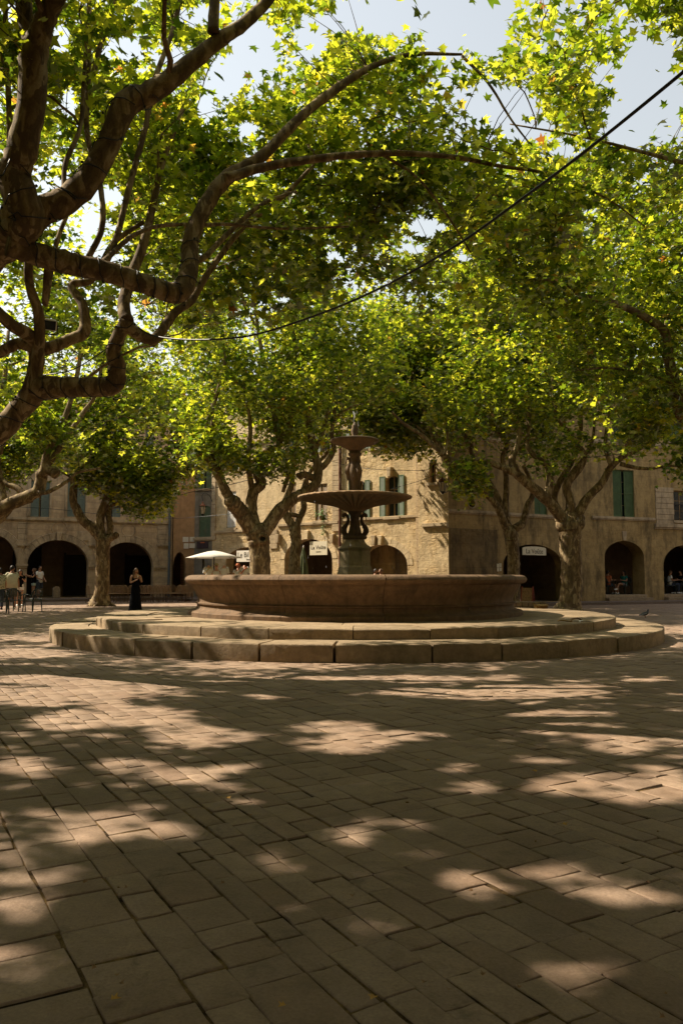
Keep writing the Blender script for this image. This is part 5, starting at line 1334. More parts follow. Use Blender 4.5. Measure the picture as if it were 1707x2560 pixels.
# plant on the sill
p = at(*c2(925, 786), 40.6)
pu, pv = fd.uv(c2(925, 786)); base = fd.A + fd.d * pu - fd.nrm * .02
pt = thing('potted_plant', 'green trailing plant in a pot on the sill of the tan window', 'plant', (base.x, base.y, pv + .002))
m = MB(); m.lathe([(.07, 0), (.10, .18), (.11, .18), (.11, .2), (.09, .2)], 14); m.build('pot', plain('terracotta', (.38, .16, .08), .8), pt)
r = random.Random(2); m = MB()
for k in range(150):
    a = r.uniform(0, 2 * PI)
    if k < 90: c = Vector((r.gauss(0, .14), r.gauss(-.03, .08), .3 + r.gauss(0, .12)))
    else: c = Vector((.10 + r.gauss(0, .05), -.16 + r.gauss(0, .03), .15 - r.random() * .95))
    d = Vector((math.cos(a), math.sin(a), r.uniform(-.6, .6))).normalized() * .09; e = d.orthogonal().normalized() * .035
    m.add([c, c + d * .5 + e, c + d, c + d * .5 - e], [(0, 1, 2, 3)])
m.build('foliage', M_leaf2, pt, recalc=False) if 'M_leaf2' in globals() else m.build('foliage', plain('houseplant_leaf', (.12, .22, .05), .6), pt, recalc=False)

# ------------------------------------------------------------------ parasols
def parasol_open(x, y, z0, zt, R_, label):
    t = thing('open_parasol', label, 'parasol', (x, y, .12)); z0 -= .12; zt -= .12
    m = MB(); n = 8; vs = [(0, 0, zt)]
    for i, f in enumerate((.25, .6, 1.0)):
        for k in range(n * 4):
            a = 2 * PI * k / (n * 4) + .2; lob = 1 - .06 * abs(math.sin(a * n / 2 - .2 * n / 2)) * f
            z = zt - (zt - z0) * (f ** 1.15) + .03 * (1 - f)
            vs.append((R_ * f * lob * math.cos(a), R_ * f * lob * math.sin(a), z))
    N = n * 4; fs = [(0, 1 + k, 1 + (k + 1) % N) for k in range(N)]
    for i in range(2):
        for k in range(N): fs.append((1 + i * N + k, 1 + (i + 1) * N + k, 1 + (i + 1) * N + (k + 1) % N, 1 + i * N + (k + 1) % N))
    m.add(vs, fs); o = m.build('canopy', M_canvas, t, smooth=True)
    sd = o.modifiers.new('Solidify', 'SOLIDIFY'); sd.thickness = .008
    m = MB(); m.tube([(0, 0, 0), (0, 0, zt - .02)], .028, 10); m.build('pole', M_iron, t)
    for k in range(n):
        a = 2 * PI * k / n + .2; m = MB(); m.tube([(0, 0, zt - .05), (R_ * .97 * math.cos(a), R_ * .97 * math.sin(a), z0 - .02)], .010, 5); m.build('rib', M_iron, t)
    m = MB(); m.box(-.3, .3, -.3, .3, 0, .07); m.build('base', M_iron, t, bevel=.02)
    return t
k = NT('translucent_canvas'); d_ = k.n('ShaderNodeBsdfDiffuse'); d_.inputs[0].default_value = (.84, .82, .76, 1); t_ = k.n('ShaderNodeBsdfTranslucent'); t_.inputs[0].default_value = (.7, .66, .58, 1)
mx = k.n('ShaderNodeMixShader'); mx.inputs[0].default_value = .3; k.l(d_.outputs[0], mx.inputs[1]); k.l(t_.outputs[0], mx.inputs[2]); k.l(mx.outputs[0], k.out.inputs[0]); M_canvas = k.m
pa = at(492, 1290, 40.5)
parasol_open(pa.x, 40.5, at(492, 1281, 40.5).z, at(492, 1264.5, 40.5).z, 1.42, 'wide white parasol open in full sun over the clothes stall')
pc = at(697, 1256, 38); tp = thing('closed_parasol', 'closed dark green parasol standing in front of the sunlit arch', 'parasol', (pc.x, 38.0, 0))
m = MB(); hh = pc.z; m.tube([(0, 0, 0), (0, 0, hh)], .025, 8); m.build('pole', M_paper, tp)
m = MB(); m.lathe([(.26, hh - 2.15), (.25, hh - 1.9), (.19, hh - 1.1), (.10, hh - .4), (.05, hh - .12), (.03, hh - .05)], 48, fn=lambda q, z, a: q * (1 + .22 * math.cos(8 * a))); m.build('canopy', M_green_cloth, tp, smooth=True)
m = MB(); m.lathe([(.03, hh - .05), (.045, hh), (.02, hh + .05), (.004, hh + .09)], 10); m.build('finial', M_paper, tp, smooth=True)
m = MB(); m.box(-.28, .28, -.28, .28, 0, .08); m.build('base', M_iron, tp, bevel=.02)

# ------------------------------------------------------------------ people
def head_mesh(m, c, yaw=0, pitch=0, s=1.0, mi=(0, 1, 2)):
    """head with brow, nose, mouth, chin and ears; faces -y before turning"""
    n, k = 20, 14; Mr = Matrix.Rotation(yaw, 4, 'Z') @ Matrix.Rotation(pitch, 4, 'X'); b = len(m.v); vs = []
    for j in range(1, k):
        ph = PI * j / k; z = math.cos(ph)
        for i in range(n):
            a = 2 * PI * i / n; x = math.sin(ph) * math.cos(a); y = math.sin(ph) * math.sin(a)
            X, Y_, Z = x * .074, y * .092, z * .116
            if z < -.1: X *= 1 + .38 * (z + .1); Y_ *= 1 + .12 * (z + .1)
            if y < 0 and abs(x) < .30 and -.38 < z < .10: Y_ -= .020 * (1 - abs(x) / .30) * (1 - abs(z + .2) / .32 if abs(z + .2) < .32 else 0) * 1.3
            if y < -.3 and .05 < z < .28 and .15 < abs(x) < .6: Y_ += .008
            vs.append(Vector((X, Y_, Z)))
    vs += [Vector((0, 0, .116)), Vector((0, -.01, -.112))]
    vs = [Vector(c) + (Mr @ (v * s)) for v in vs]; T, B_ = (k - 1) * n, (k - 1) * n + 1; fs = []; ms = []
    for i in range(n):
        i2 = (i + 1) % n; fs.append((T, i, i2)); ms.append(0)
        for j in range(k - 2):
            a = 2 * PI * (i + .5) / n; z = math.cos(PI * (j + 1.5) / k); front = math.sin(a)
            q = 0
            if front < -.6 and .02 < z < .22 and .2 < abs(math.cos(a)) < .62: q = mi[1]
            if front < -.85 and -.62 < z < -.48: q = mi[2]
            fs.append((j * n + i, (j + 1) * n + i, (j + 1) * n + i2, j * n + i2)); ms.append(q)
        fs.append(((k - 2) * n + i, B_, (k - 2) * n + i2)); ms.append(0)
    m.v.extend([tuple(v) for v in vs]); m.f.extend([tuple(b + q for q in f) for f in fs]); m.m.extend(ms)
    for sx in (-1, 1): m.ball(Vector(c) + Mr @ Vector((sx * .075 * s, .008, -.005)), .022 * s, 8, 6, sc=(.35, .7, 1.2), M=Mr)

STAND = dict(pel=(0, 0, .93), wai=(0, 0, 1.08), che=(0, .005, 1.27), nec=(0, .01, 1.45), hea=(0, -.01, 1.60),
             shL=(-.17, .01, 1.40), elL=(-.23, .02, 1.13), wrL=(-.25, -.06, .90), shR=(.17, .01, 1.40), elR=(.23, .02, 1.13), wrR=(.25, -.06, .90),
             hiL=(-.09, 0, .90), knL=(-.10, -.02, .50), anL=(-.10, .02, .09), toL=(-.11, -.15, .035), hiR=(.09, 0, .90), knR=(.10, -.02, .50), anR=(.10, .02, .09), toR=(.11, -.15, .035))
SIT = dict(pel=(0, 0, .50), wai=(0, .02, .65), che=(0, .02, .84), nec=(0, .0, 1.02), hea=(0, -.03, 1.17),
           shL=(-.17, .0, .97), elL=(-.22, -.05, .72), wrL=(-.15, -.28, .74), shR=(.17, .0, .97), elR=(.22, -.05, .72), wrR=(.12, -.28, .76),
           hiL=(-.09, -.02, .49), knL=(-.10, -.42, .50), anL=(-.10, -.40, .09), toL=(-.11, -.56, .035), hiR=(.09, -.02, .49), knR=(.10, -.42, .50), anR=(.10, -.40, .09), toR=(.11, -.56, .035))
def person(label, loc, rz, pose=None, base=STAND, scale=1.0, skin=None, yaw=0, pitch=0, slim=1.0, name='person', cat='person', group='people in the square', shoes=None, legless=False):
    J = dict(base); J.update(pose or {}); J = {k: Vector(v) for k, v in J.items()}
    V, E, Rr = [], [], []
    def add(p, r, par=None):
        V.append(tuple(p)); Rr.append(r); i = len(V) - 1
        if par is not None: E.append((par, i))
        return i
    pel = add(J['pel'], (.145 * slim, .11)); wai = add(J['wai'], (.125 * slim, .095), pel); che = add(J['che'], (.15 * slim, .105), wai)
    up_ = add(J['nec'] * .75 + J['che'] * .25, (.09, .075), che); nec = add(J['nec'], (.052, .055), up_); hd = add(J['nec'] * .35 + J['hea'] * .65, (.05, .055), nec)
    for sd in 'LR':
        sg = -1 if sd == 'L' else 1
        sh = add(J['sh' + sd], (.058 * slim, .058), up_); S_, El, Wr = J['sh' + sd], J['el' + sd], J['wr' + sd]
        m1 = add(S_.lerp(El, .5), (.046 * slim, .046), sh); el = add(El, (.038, .038), m1); m2 = add(El.lerp(Wr, .35), (.038, .038), el); wr = add(Wr, (.025, .022), m2)
        f = (Wr - El).normalized(); side = Vector((0, 1, 0)); side = (side - f * side.dot(f)); side = side.normalized() if side.length > .1 else Vector((1, 0, 0)); nrm = f.cross(side).normalized()
        pm = add(Wr + f * .05, (.034, .016), wr)
        for q, (o_, L_) in enumerate(((-.028, .066), (-.010, .078), (.010, .074), (.027, .058))):
            k1 = add(Wr + f * .088 + side * o_, (.0085, .0085), pm); k2 = add(Wr + f * (.088 + L_ * .55) + side * o_ * 1.1 - nrm * .008 * sg, (.0078, .0078), k1); add(Wr + f * (.088 + L_ * .9) + side * o_ * 1.1 - nrm * .026 * sg, (.006, .006), k2)
        t1_ = add(Wr + f * .04 - side * .038, (.0105, .0105), pm); add(Wr + f * .085 - side * .058 - nrm * .012 * sg, (.008, .008), t1_)
        if not legless:
            Hi, Kn, An, To = J['hi' + sd], J['kn' + sd], J['an' + sd], J['to' + sd]
            hi = add(Hi, (.092 * slim, .09), pel); th = add(Hi.lerp(Kn, .45), (.078 * slim, .078), hi); kn = add(Kn, (.055, .055), th); ca = add(Kn.lerp(An, .32), (.053, .053), kn); an = add(An, (.034, .036), ca)
            hl = add(An.lerp(To, .35) + Vector((0, 0, -.03)), (.036, .03), an); add(To, (.034, .020), hl)
    me = bpy.data.meshes.new('tmp'); me.from_pydata(V, E, []); tmp = bpy.data.objects.new('tmp', me); COL.objects.link(tmp)
    tmp.modifiers.new('Skin', 'SKIN'); sv = me.skin_vertices[0].data
    for i, r_ in enumerate(Rr): sv[i].radius = r_
    sv[0].use_root = True
    ss = tmp.modifiers.new('Subsurf', 'SUBSURF'); ss.levels = 1; ss.render_levels = 1
    dg = bpy.context.evaluated_depsgraph_get(); ev = bpy.data.meshes.new_from_object(tmp.evaluated_get(dg)); bpy.data.objects.remove(tmp)
    m = MB(); m.add([tuple(v.co) for v in ev.vertices], [tuple(p.vertices) for p in ev.polygons]); bpy.data.meshes.remove(ev)
    head_mesh(m, J['hea'], yaw, pitch)
    t = thing(name, label, cat, loc, rz, group); t.scale = (scale,) * 3
    t_body = m.build('body', [skin or M_skin, M_hair_d, M_lips], t, smooth=True, recalc=True)
    return t, J
def limbtube(m, pts, rad, n=12): m.tube(catmull(pts, 3), [rad[i] + (rad[i + 1] - rad[i]) * k / 3 for i in range(len(rad) - 1) for k in range(3)] + [rad[-1]], n)
def shirt(t, J, mat, sleeve=.55, hem=None, slim=1.0, loose=1.0, name='shirt', neck=True):
    m = MB(); p, w, c, nk = J['pel'], J['wai'], J['che'], J['nec']; hemz = hem if hem is not None else p.z - .04
    f = lambda q: (q.x, q.y)
    hb = Vector((p.x, p.y, hemz))
    m.loft([(hb, .185 * slim * loose, .135 * loose), (w, .17 * slim * loose, .125 * loose), (c, .195 * slim * loose, .135 * loose), (c.lerp(nk, .45), .19 * slim, .12), (c.lerp(nk, .72), .15 * slim, .095), (nk + Vector((0, 0, -.03)), .075, .07)], 18, cap=False)
    if sleeve:
        for sd in 'LR':
            S_, El = J['sh' + sd], J['el' + sd]; S0 = S_.lerp(c.lerp(nk, .7), .35)
            limbtube(m, [S0, S_ + Vector((0, 0, -.012)), S_.lerp(El, sleeve * .6), S_.lerp(El, sleeve)], [.05, .063, .062 * loose, .064 * loose])
            if sleeve > 1: limbtube(m, [El, El.lerp(J['wr' + sd], .5), J['wr' + sd]], [.055, .045, .038])
    o = m.build(name, mat, t, smooth=True, recalc=False); sd_ = o.modifiers.new('Solidify', 'SOLIDIFY'); sd_.thickness = .006; return o
def trousers(t, J, mat, length=.45, slim=1.0, name='shorts'):
    m = MB(); p, w = J['pel'], J['wai']
    m.loft([(Vector((p.x, p.y, p.z + .10)), .165 * slim, .125), (p, .175 * slim, .13), (Vector((p.x, p.y, p.z - .10)), .17 * slim, .125)], 18, cap=False)
    for sd in 'LR':
        Hi, Kn, An = J['hi' + sd], J['kn' + sd], J['an' + sd]
        if length <= 1: pts = [Hi, Hi.lerp(Kn, length * .5), Hi.lerp(Kn, length)]; rr = [.11 * slim, .102 * slim, .10 * slim]
        else: pts = [Hi, Hi.lerp(Kn, .5), Kn, Kn.lerp(An, .5), Kn.lerp(An, .95)]; rr = [.108 * slim, .095, .074, .066, .062]
        limbtube(m, pts, rr)
    o = m.build(name, mat, t, smooth=True, recalc=False); return o
def hair(t, J, mat, long_=0, yaw=0, bun=False, name='hair', cover=.62):
    c = J['hea']; Mr = Matrix.Rotation(yaw, 4, 'Z'); m = MB(); n, k = 18, 7; vs = [Vector((0, .004, .128))]
    for j in range(1, k):
        for i in range(n):
            a = 2 * PI * i / n; back = (math.sin(a) + 1) / 2; lim = .33 + cover * back ** .7
            ph = PI * lim * j / (k - 1) * .8
            vs.append(Vector((math.sin(ph) * math.cos(a) * .083, math.sin(ph) * math.sin(a) * .102 + .006, math.cos(ph) * .127)))
    fs = [(0, 1 + i, 1 + (i + 1) % n) for i in range(n)] + [(1 + (j - 1) * n + i, 1 + j * n + i, 1 + j * n + (i + 1) % n, 1 + (j - 1) * n + (i + 1) % n) for j in range(1, k - 1) for i in range(n)]
    m.add([c + Mr @ v for v in vs], fs)
    if long_:
        for q in range(9):
            a = -.1 + (PI + .2) * q / 8; x, y = .078 * math.cos(a), .085 * math.sin(a)
            pts = [c + Mr @ Vector((x, y, .05)), c + Mr @ Vector((x * 1.15, y * 1.05, -.06)), c + Mr @ Vector((x * 1.25, y * 1.0 + .01, -.10 - long_ * .5)), c + Mr @ Vector((x * 1.1, y + .02, -.10 - long_))]
            m.tube(catmull(pts, 3), [.024] * 3 + [.026] * 3 + [.022] * 3 + [.008], 6)
    if bun: m.ball(c + Mr @ Vector((0, .10, .06)), .045, 10, 7)
    o = m.build(name, mat, t, smooth=True); return o
def shoe(t, J, mat, name='shoe'):
    for sd in 'LR':
        An, To = J['an' + sd], J['to' + sd]; d = (To - An); d.z = 0; d = d.normalized(); h = Vector((An.x, An.y, To.z))
        m = MB(); m.tube([h - d * .06 + Vector((0, 0, .012)), h + Vector((0, 0, .012)), h + d * .10, h + d * .19 + Vector((0, 0, -.004)), h + d * .215 + Vector((0, 0, -.008))], [.034, .046, .044, .036, .012], 10); m.build(name, mat, t, smooth=True)

# woman in the long black dress
g = ground(311, 1404)
t, J = person('woman in a long black dress drinking from a cup, alone left of the fountain', tuple(g), .35,
              dict(elR=(.235, -.02, 1.15), wrR=(.10, -.20, 1.36), elL=(-.22, -.06, 1.13), wrL=(-.02, -.22, 1.24)), scale=.985, slim=.88, yaw=.5, skin=M_skin)
m = MB(); m.loft([((0, .01, .03), .27, .24), ((0, .0, .35), .225, .195), ((0, 0, .70), .185, .155), ((0, 0, .93), .175, .135), ((0, 0, 1.08), .132, .105), ((0, 0, 1.22), .150, .118), ((0, -.005, 1.31), .145, .112)], 24, cap=False)
for k in range(24): pass
m.build('dress', M_c_black, t, smooth=True, recalc=False)
hair(t, J, M_hair_b, .22, yaw=.5); shoe(t, J, M_c_cream, 'sandal')
m = MB(); c_ = J['wrR'] + Vector((-.045, -.055, .03)); m.tube([c_ + Vector((0, 0, -.04)), c_ + Vector((0, -.005, .05))], [.022, .03], 12)
o = m.build('paper_cup', M_paper, None); o.matrix_world = Matrix.Translation(g) @ Matrix.Rotation(.35, 4, 'Z') @ Matrix.Scale(.985, 4); tag(o, 'small white cup raised to the mouth of the woman in the black dress', 'cup')

# group at the left
Yg = 33.0
def foot(dx, Y): return (at(dx, 1350, Y).x, Y, 0.0)
t, J = person('man with his back turned in a loose cream T-shirt, beside the dark plastic chairs', foot(28, 33.5), PI + .25, dict(elR=(.27, .0, 1.13), wrR=(.20, -.22, 1.10)), scale=1.06, yaw=-.6, slim=1.15, skin=M_skin2)
shirt(t, J, M_c_cream, .6, .84, 1.15, 1.12); trousers(t, J, M_c_khaki, 1.0, 1.1); hair(t, J, M_hair_d, yaw=-.6, cover=.5); shoe(t, J, M_c_white)
t, J = person('person in a pale floral shirt cut by the left edge of the view', foot(0, 33), PI + .6, scale=1.0, skin=M_skin2)
shirt(t, J, M_c_floral, .6, .84, 1.1, 1.15); trousers(t, J, M_c_denim, 1.9); hair(t, J, M_hair_d); shoe(t, J, M_c_black)
t, J = person('woman in a black top and white shorts between the cream T-shirt man and the pier', foot(*((c1(132, 0)[0]), 37)), .5, dict(elR=(.25, .02, 1.14), wrR=(.14, -.18, 1.22)), scale=.98, slim=.9)
shirt(t, J, M_c_black, .4, slim=.92); trousers(t, J, M_c_white, .35); hair(t, J, M_hair_d, .12); shoe(t, J, M_c_white)
z_ = .12
t, J = person('woman in a dark top and pale green shorts, leaning on the man by the arch', (at(78, 1350, 43.5).x, 43.5, z_), -.9, dict(elR=(.22, -.12, 1.22), wrR=(.10, -.38, 1.33), elL=(-.22, -.1, 1.2), wrL=(-.08, -.36, 1.30)), scale=.99, slim=.9, pitch=.1)
shirt(t, J, M_c_black, .2, slim=.92); trousers(t, J, M_c_mint, .35, .95); hair(t, J, M_hair_b, .14, bun=True); shoe(t, J, M_c_white)
t, J = person('man in a white T-shirt and dark shorts facing his companion in the left arch', (at(91, 1350, 43.6).x, 43.6, z_), 1.15, dict(elR=(.25, -.02, 1.13), wrR=(.18, -.2, .98), elL=(-.24, -.04, 1.13), wrL=(-.15, -.24, 1.03), anR=(.10, .14, .10), toR=(.11, -.02, .035)), scale=1.06, slim=1.02, pitch=.25)
shirt(t, J, M_c_white, .6, .86); trousers(t, J, M_c_denim, .85, 1.05); hair(t, J, M_hair_d, cover=.5); shoe(t, J, M_c_white)
# two people behind the basin
p = at(*c2(1276, 1100), 36.5)
t, J = person('dark-haired man in a dark shirt behind the basin, in front of the right sunlit arch', (p.x, 36.5, 0), 1.0, scale=1.0, yaw=.3)
shirt(t, J, M_c_black, .6); trousers(t, J, M_c_denim, 1.9); hair(t, J, M_hair_d); shoe(t, J, M_c_black)
p = at(*c2(1312, 1102), 36.7)
t, J = person('fair-haired woman with pinned-up hair behind the basin, close to the dark-haired man', (p.x, 36.7, 0), -1.0, scale=1.0, yaw=-.2, slim=.9)
shirt(t, J, M_c_denim, .5); trousers(t, J, M_c_khaki, .6); hair(t, J, M_hair_b, bun=True); shoe(t, J, M_c_white)

# ------------------------------------------------------------------ mannequins on the clothes stall
def mannequin(x, Y, z, mat, label, head=None, strap=None, sleeve=1.9, rz=0):
    t = thing('mannequin', label, 'mannequin', (x, Y, .12 + .0), rz, 'mannequins on the clothes stall')
    J = {k: Vector(v) for k, v in STAND.items()}; dz = z
    m = MB(); m.loft([((0, 0, .86), .14, .11), ((0, 0, .93), .165, .12), ((0, 0, 1.08), .125, .1), ((0, 0, 1.27), .165, .12), ((0, 0, 1.38), .16, .10), ((0, .005, 1.44), .07, .06), ((0, .008, 1.52), .048, .05)], 16)
    for sx in (-1, 1): m.tube([(sx * .15, 0, 1.39), (sx * .2, .01, 1.25), (sx * .22, .0, 1.12)], [.055, .045, .038], 10)
    if head: head_mesh(m, (0, 0, 1.62), mi=(0, 0, 0))
    m.build('torso', M_mann, t, smooth=True)
    m = MB(); m.tube([(0, 0, -.24), (0, 0, .9)], .018, 8); m.lathe([(.18, -.27), (.18, -.25), (.02, -.235)], 16); m.build('stand', M_iron, t)
    for s_ in 'LR': J['wr' + s_] = J['el' + s_] + Vector((0, -.02, -.2))
    shirt(t, J, mat, sleeve if sleeve < 1 else .999, .86, .92, name='blouse')
    if head:
        m = MB(); m.lathe([(.15, 1.655), (.155, 1.665), (.095, 1.68), (.09, 1.74), (.07, 1.765), (.004, 1.77)], 18); m.build('hat', M_straw if head == 1 else M_c_rust, t, smooth=True)
        m = MB(); m.box(-.055, .055, -.098, -.088, 1.615, 1.645); m.build('sunglasses', M_c_black, t)
    if strap:
        m = MB(); m.tube(catmull([(-.15, -.13, 1.10), (-.03, -.145, 1.28), (.10, -.10, 1.40), (.12, .0, 1.43)], 4), .028, 8); m.build('scarf', strap, t, smooth=True)
    return t
Ym = 39.3
for c_, mt, lab, hd, st, sl in ((1364 , M_c_white, 'headless mannequin in a cream blouse with a tan scarf, leftmost on the stall', None, M_straw, 1.9),
                                (1416, M_c_white, 'mannequin in a white sleeveless top with straw hat and sunglasses', 1, None, 0),
                                (1465, M_c_white, 'headless mannequin in an open white shirt, centre of the stall', None, None, 1.9),
                                (1556, M_c_white, 'mannequin in a white top with an orange hat', 2, None, .4),
                                (1598, M_c_white, 'headless mannequin in a white shirt, rightmost on the stall beside the trunk', None, M_c_rust, 1.9)):
    x_ = at(c1(c_, 0)[0], 1300, Ym).x
    t = mannequin(x_, Ym, 0, mt, lab, hd, st, sl); t.location.z += .27 if not hd else .13
t = thing('clothes_rail', 'clothes rail hung with rust, cream and brown garments between the mannequins', 'clothes rail', (at(c1(1510, 0)[0], 1300, 39.5).x, 39.6, .12))
m = MB(); m.tube([(-.35, 0, 0), (-.35, 0, 1.5), (.35, 0, 1.5), (.35, 0, 0)], .014, 8); m.tube([(-.35, -.25, .02), (-.35, .25, .02)], .014, 8); m.tube([(.35, -.25, .02), (.35, .25, .02)], .014, 8); m.build('frame', M_iron, t)
for k, mt in enumerate((M_c_rust, M_c_cream, M_bark_dry, M_c_rust, M_straw)):
    m = MB(); x_ = -.24 + k * .12; m.loft([((x_, 0, .65), .03, .2), ((x_ + .01, 0, 1.1), .025, .17), ((x_, 0, 1.38), .02, .19), ((x_, 0, 1.46), .012, .03)], 12); m.build('garment', mt, t, smooth=True)

# ------------------------------------------------------------------ chairs
def bistro_chair(label, loc, rz):
    t = thing('bistro_chair', label, 'chair', loc, rz, 'rattan cafe chairs lined up before the arcade')
    m = MB(); m.lathe([(.005, .445), (.20, .445), (.215, .455), (.215, .468), (.20, .475), (.005, .472)], 18, fn=lambda q, z, a: q * (1 + .05 * math.cos(4 * a))); m.build('seat', M_rattan, t, angle=40)
    m = MB(); arc = [(.20 * math.cos(a), .17 * math.sin(a) * .3 + .19, .47 + .42 * math.sin(a) ** .8) for a in [PI * k / 14 for k in range(15)]]
    m.tube(arc, .014, 7)
    for k in range(1, 8):
        x = -.2 + .4 * k / 8; zt = .47 + .42 * max(0, 1 - (x / .2) ** 2) ** .4; m.tube([(x, .19, .50), (x, .235, (zt + .5) / 2), (x, .24, zt - .005)], .006, 4)
    for z in (.56, .63, .70, .77, .83):
        w = .195 * math.sqrt(max(0, 1 - ((z - .47) / .42) ** 2.5)); m.tube([(-w, .20, z), (0, .25, z), (w, .20, z)], .007, 4)
    m.build('backrest', M_rattan, t)
    for sx in (-1, 1):
        for y0, y1 in ((-.15, -.2), (.16, .22)):
            m = MB(); m.tube([(sx * .16, y0, .45), (sx * .19, y1, 0)], .013, 7); m.build('leg', M_rattan_dark, t)
    m = MB(); m.tube([(.17 * math.cos(a), .17 * math.sin(a), .2) for a in [2 * PI * k / 12 for k in range(13)]], .008, 5); m.build('stretcher', M_rattan_dark, t)
    return t
proto = None; rc = random.Random(4)
cols = ['second', 'third', 'fourth', 'fifth', 'sixth', 'seventh', 'eighth', 'ninth', 'tenth', 'eleventh', 'twelfth', 'thirteenth', 'fourteenth', 'fifteenth', 'sixteenth', 'seventeenth', 'eighteenth']
xs = [212, 252, 263, 276, 290, 302, 318, 330, 341, 353, 364, 375, 386, 397, 408, 419, 430]
for row, Yr in enumerate((42.0, 43.2)):
    for i, dx in enumerate(xs):
        if row == 1 and i in (0,): continue
        Yc = Yr + (dx - 212) * .006; x_ = at(dx + (5 if row else 0) + rc.uniform(-2, 2), 1350, Yc).x
        if i == 0: lab = 'lone rattan chair at the left of the row, left of the forked trunk'
        else: lab = '%s rattan chair to the right of the forked trunk, in the %s row' % ('first' if i == 1 else cols[i - 2], 'front' if row == 0 else 'back')
        zf = 0.0 if Yc < 42.4 - .0 else .12
        zf = .12 if (x_ > -19.2 and Yc > 42.0 + (x_ + 19.2) * 4.2 / 9) else 0.0
        if proto is None: proto = bistro_chair(lab, (x_, Yc, zf), rc.uniform(-.6, .6)); c = proto
        else: c = copy_tree(proto); c.location = (x_, Yc, zf); c['label'] = lab
        c.rotation_euler = (0, 0, rc.choice((0, PI, PI, 1.4)) + rc.uniform(-.4, .4))

def plastic_chair(label, loc, rz, group='dark plastic garden chairs at the left'):
    t = thing('plastic_chair', label, 'chair', loc, rz, group)
    m = MB(); m.prism([(-.24, .42), (.24, .42), (.22, .45), (-.22, .45)], -.23, .22); m.build('seat', M_plastic, t, bevel=.012)
    m = MB(); n = 12
    for k in range(7):
        x = -.19 + .38 * k / 6; zt = .86 - .10 * (x / .2) ** 2; m.tube([(x * .9, .20, .44), (x * 1.02, .25, .62), (x * 1.05, .28, zt)], [.012, .016, .016], 6)
    m.tube(catmull([(-.25, .22, .60), (-.23, .27, .78), (-.13, .30, .86), (0, .31, .885), (.13, .30, .86), (.23, .27, .78), (.25, .22, .60)], 4), .026, 8)
    m.build('backrest', M_plastic, t, smooth=True)
    for sx in (-1, 1):
        m = MB(); m.tube(catmull([(sx * .25, .23, .60), (sx * .28, .05, .66), (sx * .28, -.15, .66), (sx * .27, -.22, .60)], 4), .02, 7); m.build('armrest', M_plastic, t, smooth=True)
        m = MB(); m.tube([(sx * .26, -.22, .63), (sx * .235, -.21, .43), (sx * .25, -.25, 0)], [.022, .026, .02], 8); m.build('leg', M_plastic, t)
        m = MB(); m.tube([(sx * .22, .22, .47), (sx * .235, .27, 0)], [.026, .02], 8); m.build('leg', M_plastic, t)
    return t
pcs = [((38, 1404), PI - .1, 'dark plastic armchair seen from behind, middle of the three at the left'), ((75, 1404), PI + 1.1, 'dark plastic armchair turned sideways, rightmost of the three at the left'), ((2, 1409), PI + .6, 'dark plastic armchair cut by the left edge of the view')]
p0 = None
for (q, rz, lab) in pcs:
    gp = ground(*q)
    if p0 is None: p0 = plastic_chair(lab, tuple(gp), rz)
    else: c = copy_tree(p0); c.location = gp; c.rotation_euler = (0, 0, rz); c['label'] = lab
gp = ground(16, 1396)
t = thing('cafe_table', 'small dark cafe table among the plastic chairs at the left edge', 'table', tuple(gp))
m = MB(); m.box(-.55, .55, -.35, .35, .70, .735); m.build('table_top', M_table, t, bevel=.01)
for sx in (-1, 1):
    for sy in (-1, 1): m = MB(); m.box(sx * .48 - .025, sx * .48 + .025, sy * .28 - .025, sy * .28 + .025, 0, .70); m.build('leg', M_table, t)

# seated customers in the right-hand arches
def seated(dx, base, depth, rz, label, top, legs, hr, scale=1.0, pose=None, length=.5, skin=None, bun=False):
    q = fg.inside(dx, depth)
    t, J = person(label, (q.x, q.y, .425), math.atan2(fg.d.y, fg.d.x) + rz, pose, SIT, scale, skin or M_skin, slim=.95)
    shirt(t, J, top, .5, J['pel'].z - .02); trousers(t, J, legs, length); hair(t, J, hr, .1 if bun else 0, bun=bun); shoe(t, J, M_c_white)
    c = copy_tree(p0); c.location = (q.x, q.y, .425); c.rotation_euler = (0, 0, math.atan2(fg.d.y, fg.d.x) + rz); c['group'] = 'chairs under the right-hand arches'
    c['label'] = 'dark chair under the ' + label[:0] + chair_l.pop(0); return q
chair_l = ['customer with crossed legs in the tall arch', 'customer at the left jamb of the tall arch', 'customer in the pale shirt in the rightmost arch', 'customer cut by the right edge']
seated(c3(1262, 0)[0], 0, 1.25, -PI / 2 + .15, 'seated person in a teal top with bare crossed legs in the tall right arch', M_c_teal, M_c_grey, M_hair_d, .98, dict(knR=(.02, -.44, .58), anR=(.02, -.62, .24), toR=(.02, -.76, .26)), .45, M_skin, True)
seated(c3(1178, 0)[0], 0, 1.45, PI / 2, 'seated person half hidden by the left jamb of the tall right arch', M_c_rust, M_c_denim, M_hair_d)
q3 = seated(c3(1500, 0)[0], 0, 1.35, PI / 2 - .5, 'seated person in a pale shirt and jeans in the rightmost arch', M_c_white, M_c_denim, M_hair_b, 1.0, None, 1.9)
seated(c3(1556, 0)[0], 0, 1.35, -PI / 2, 'seated person in dark clothes at the very right edge', M_c_black, M_c_denim, M_hair_d, 1.0, None, 1.9)
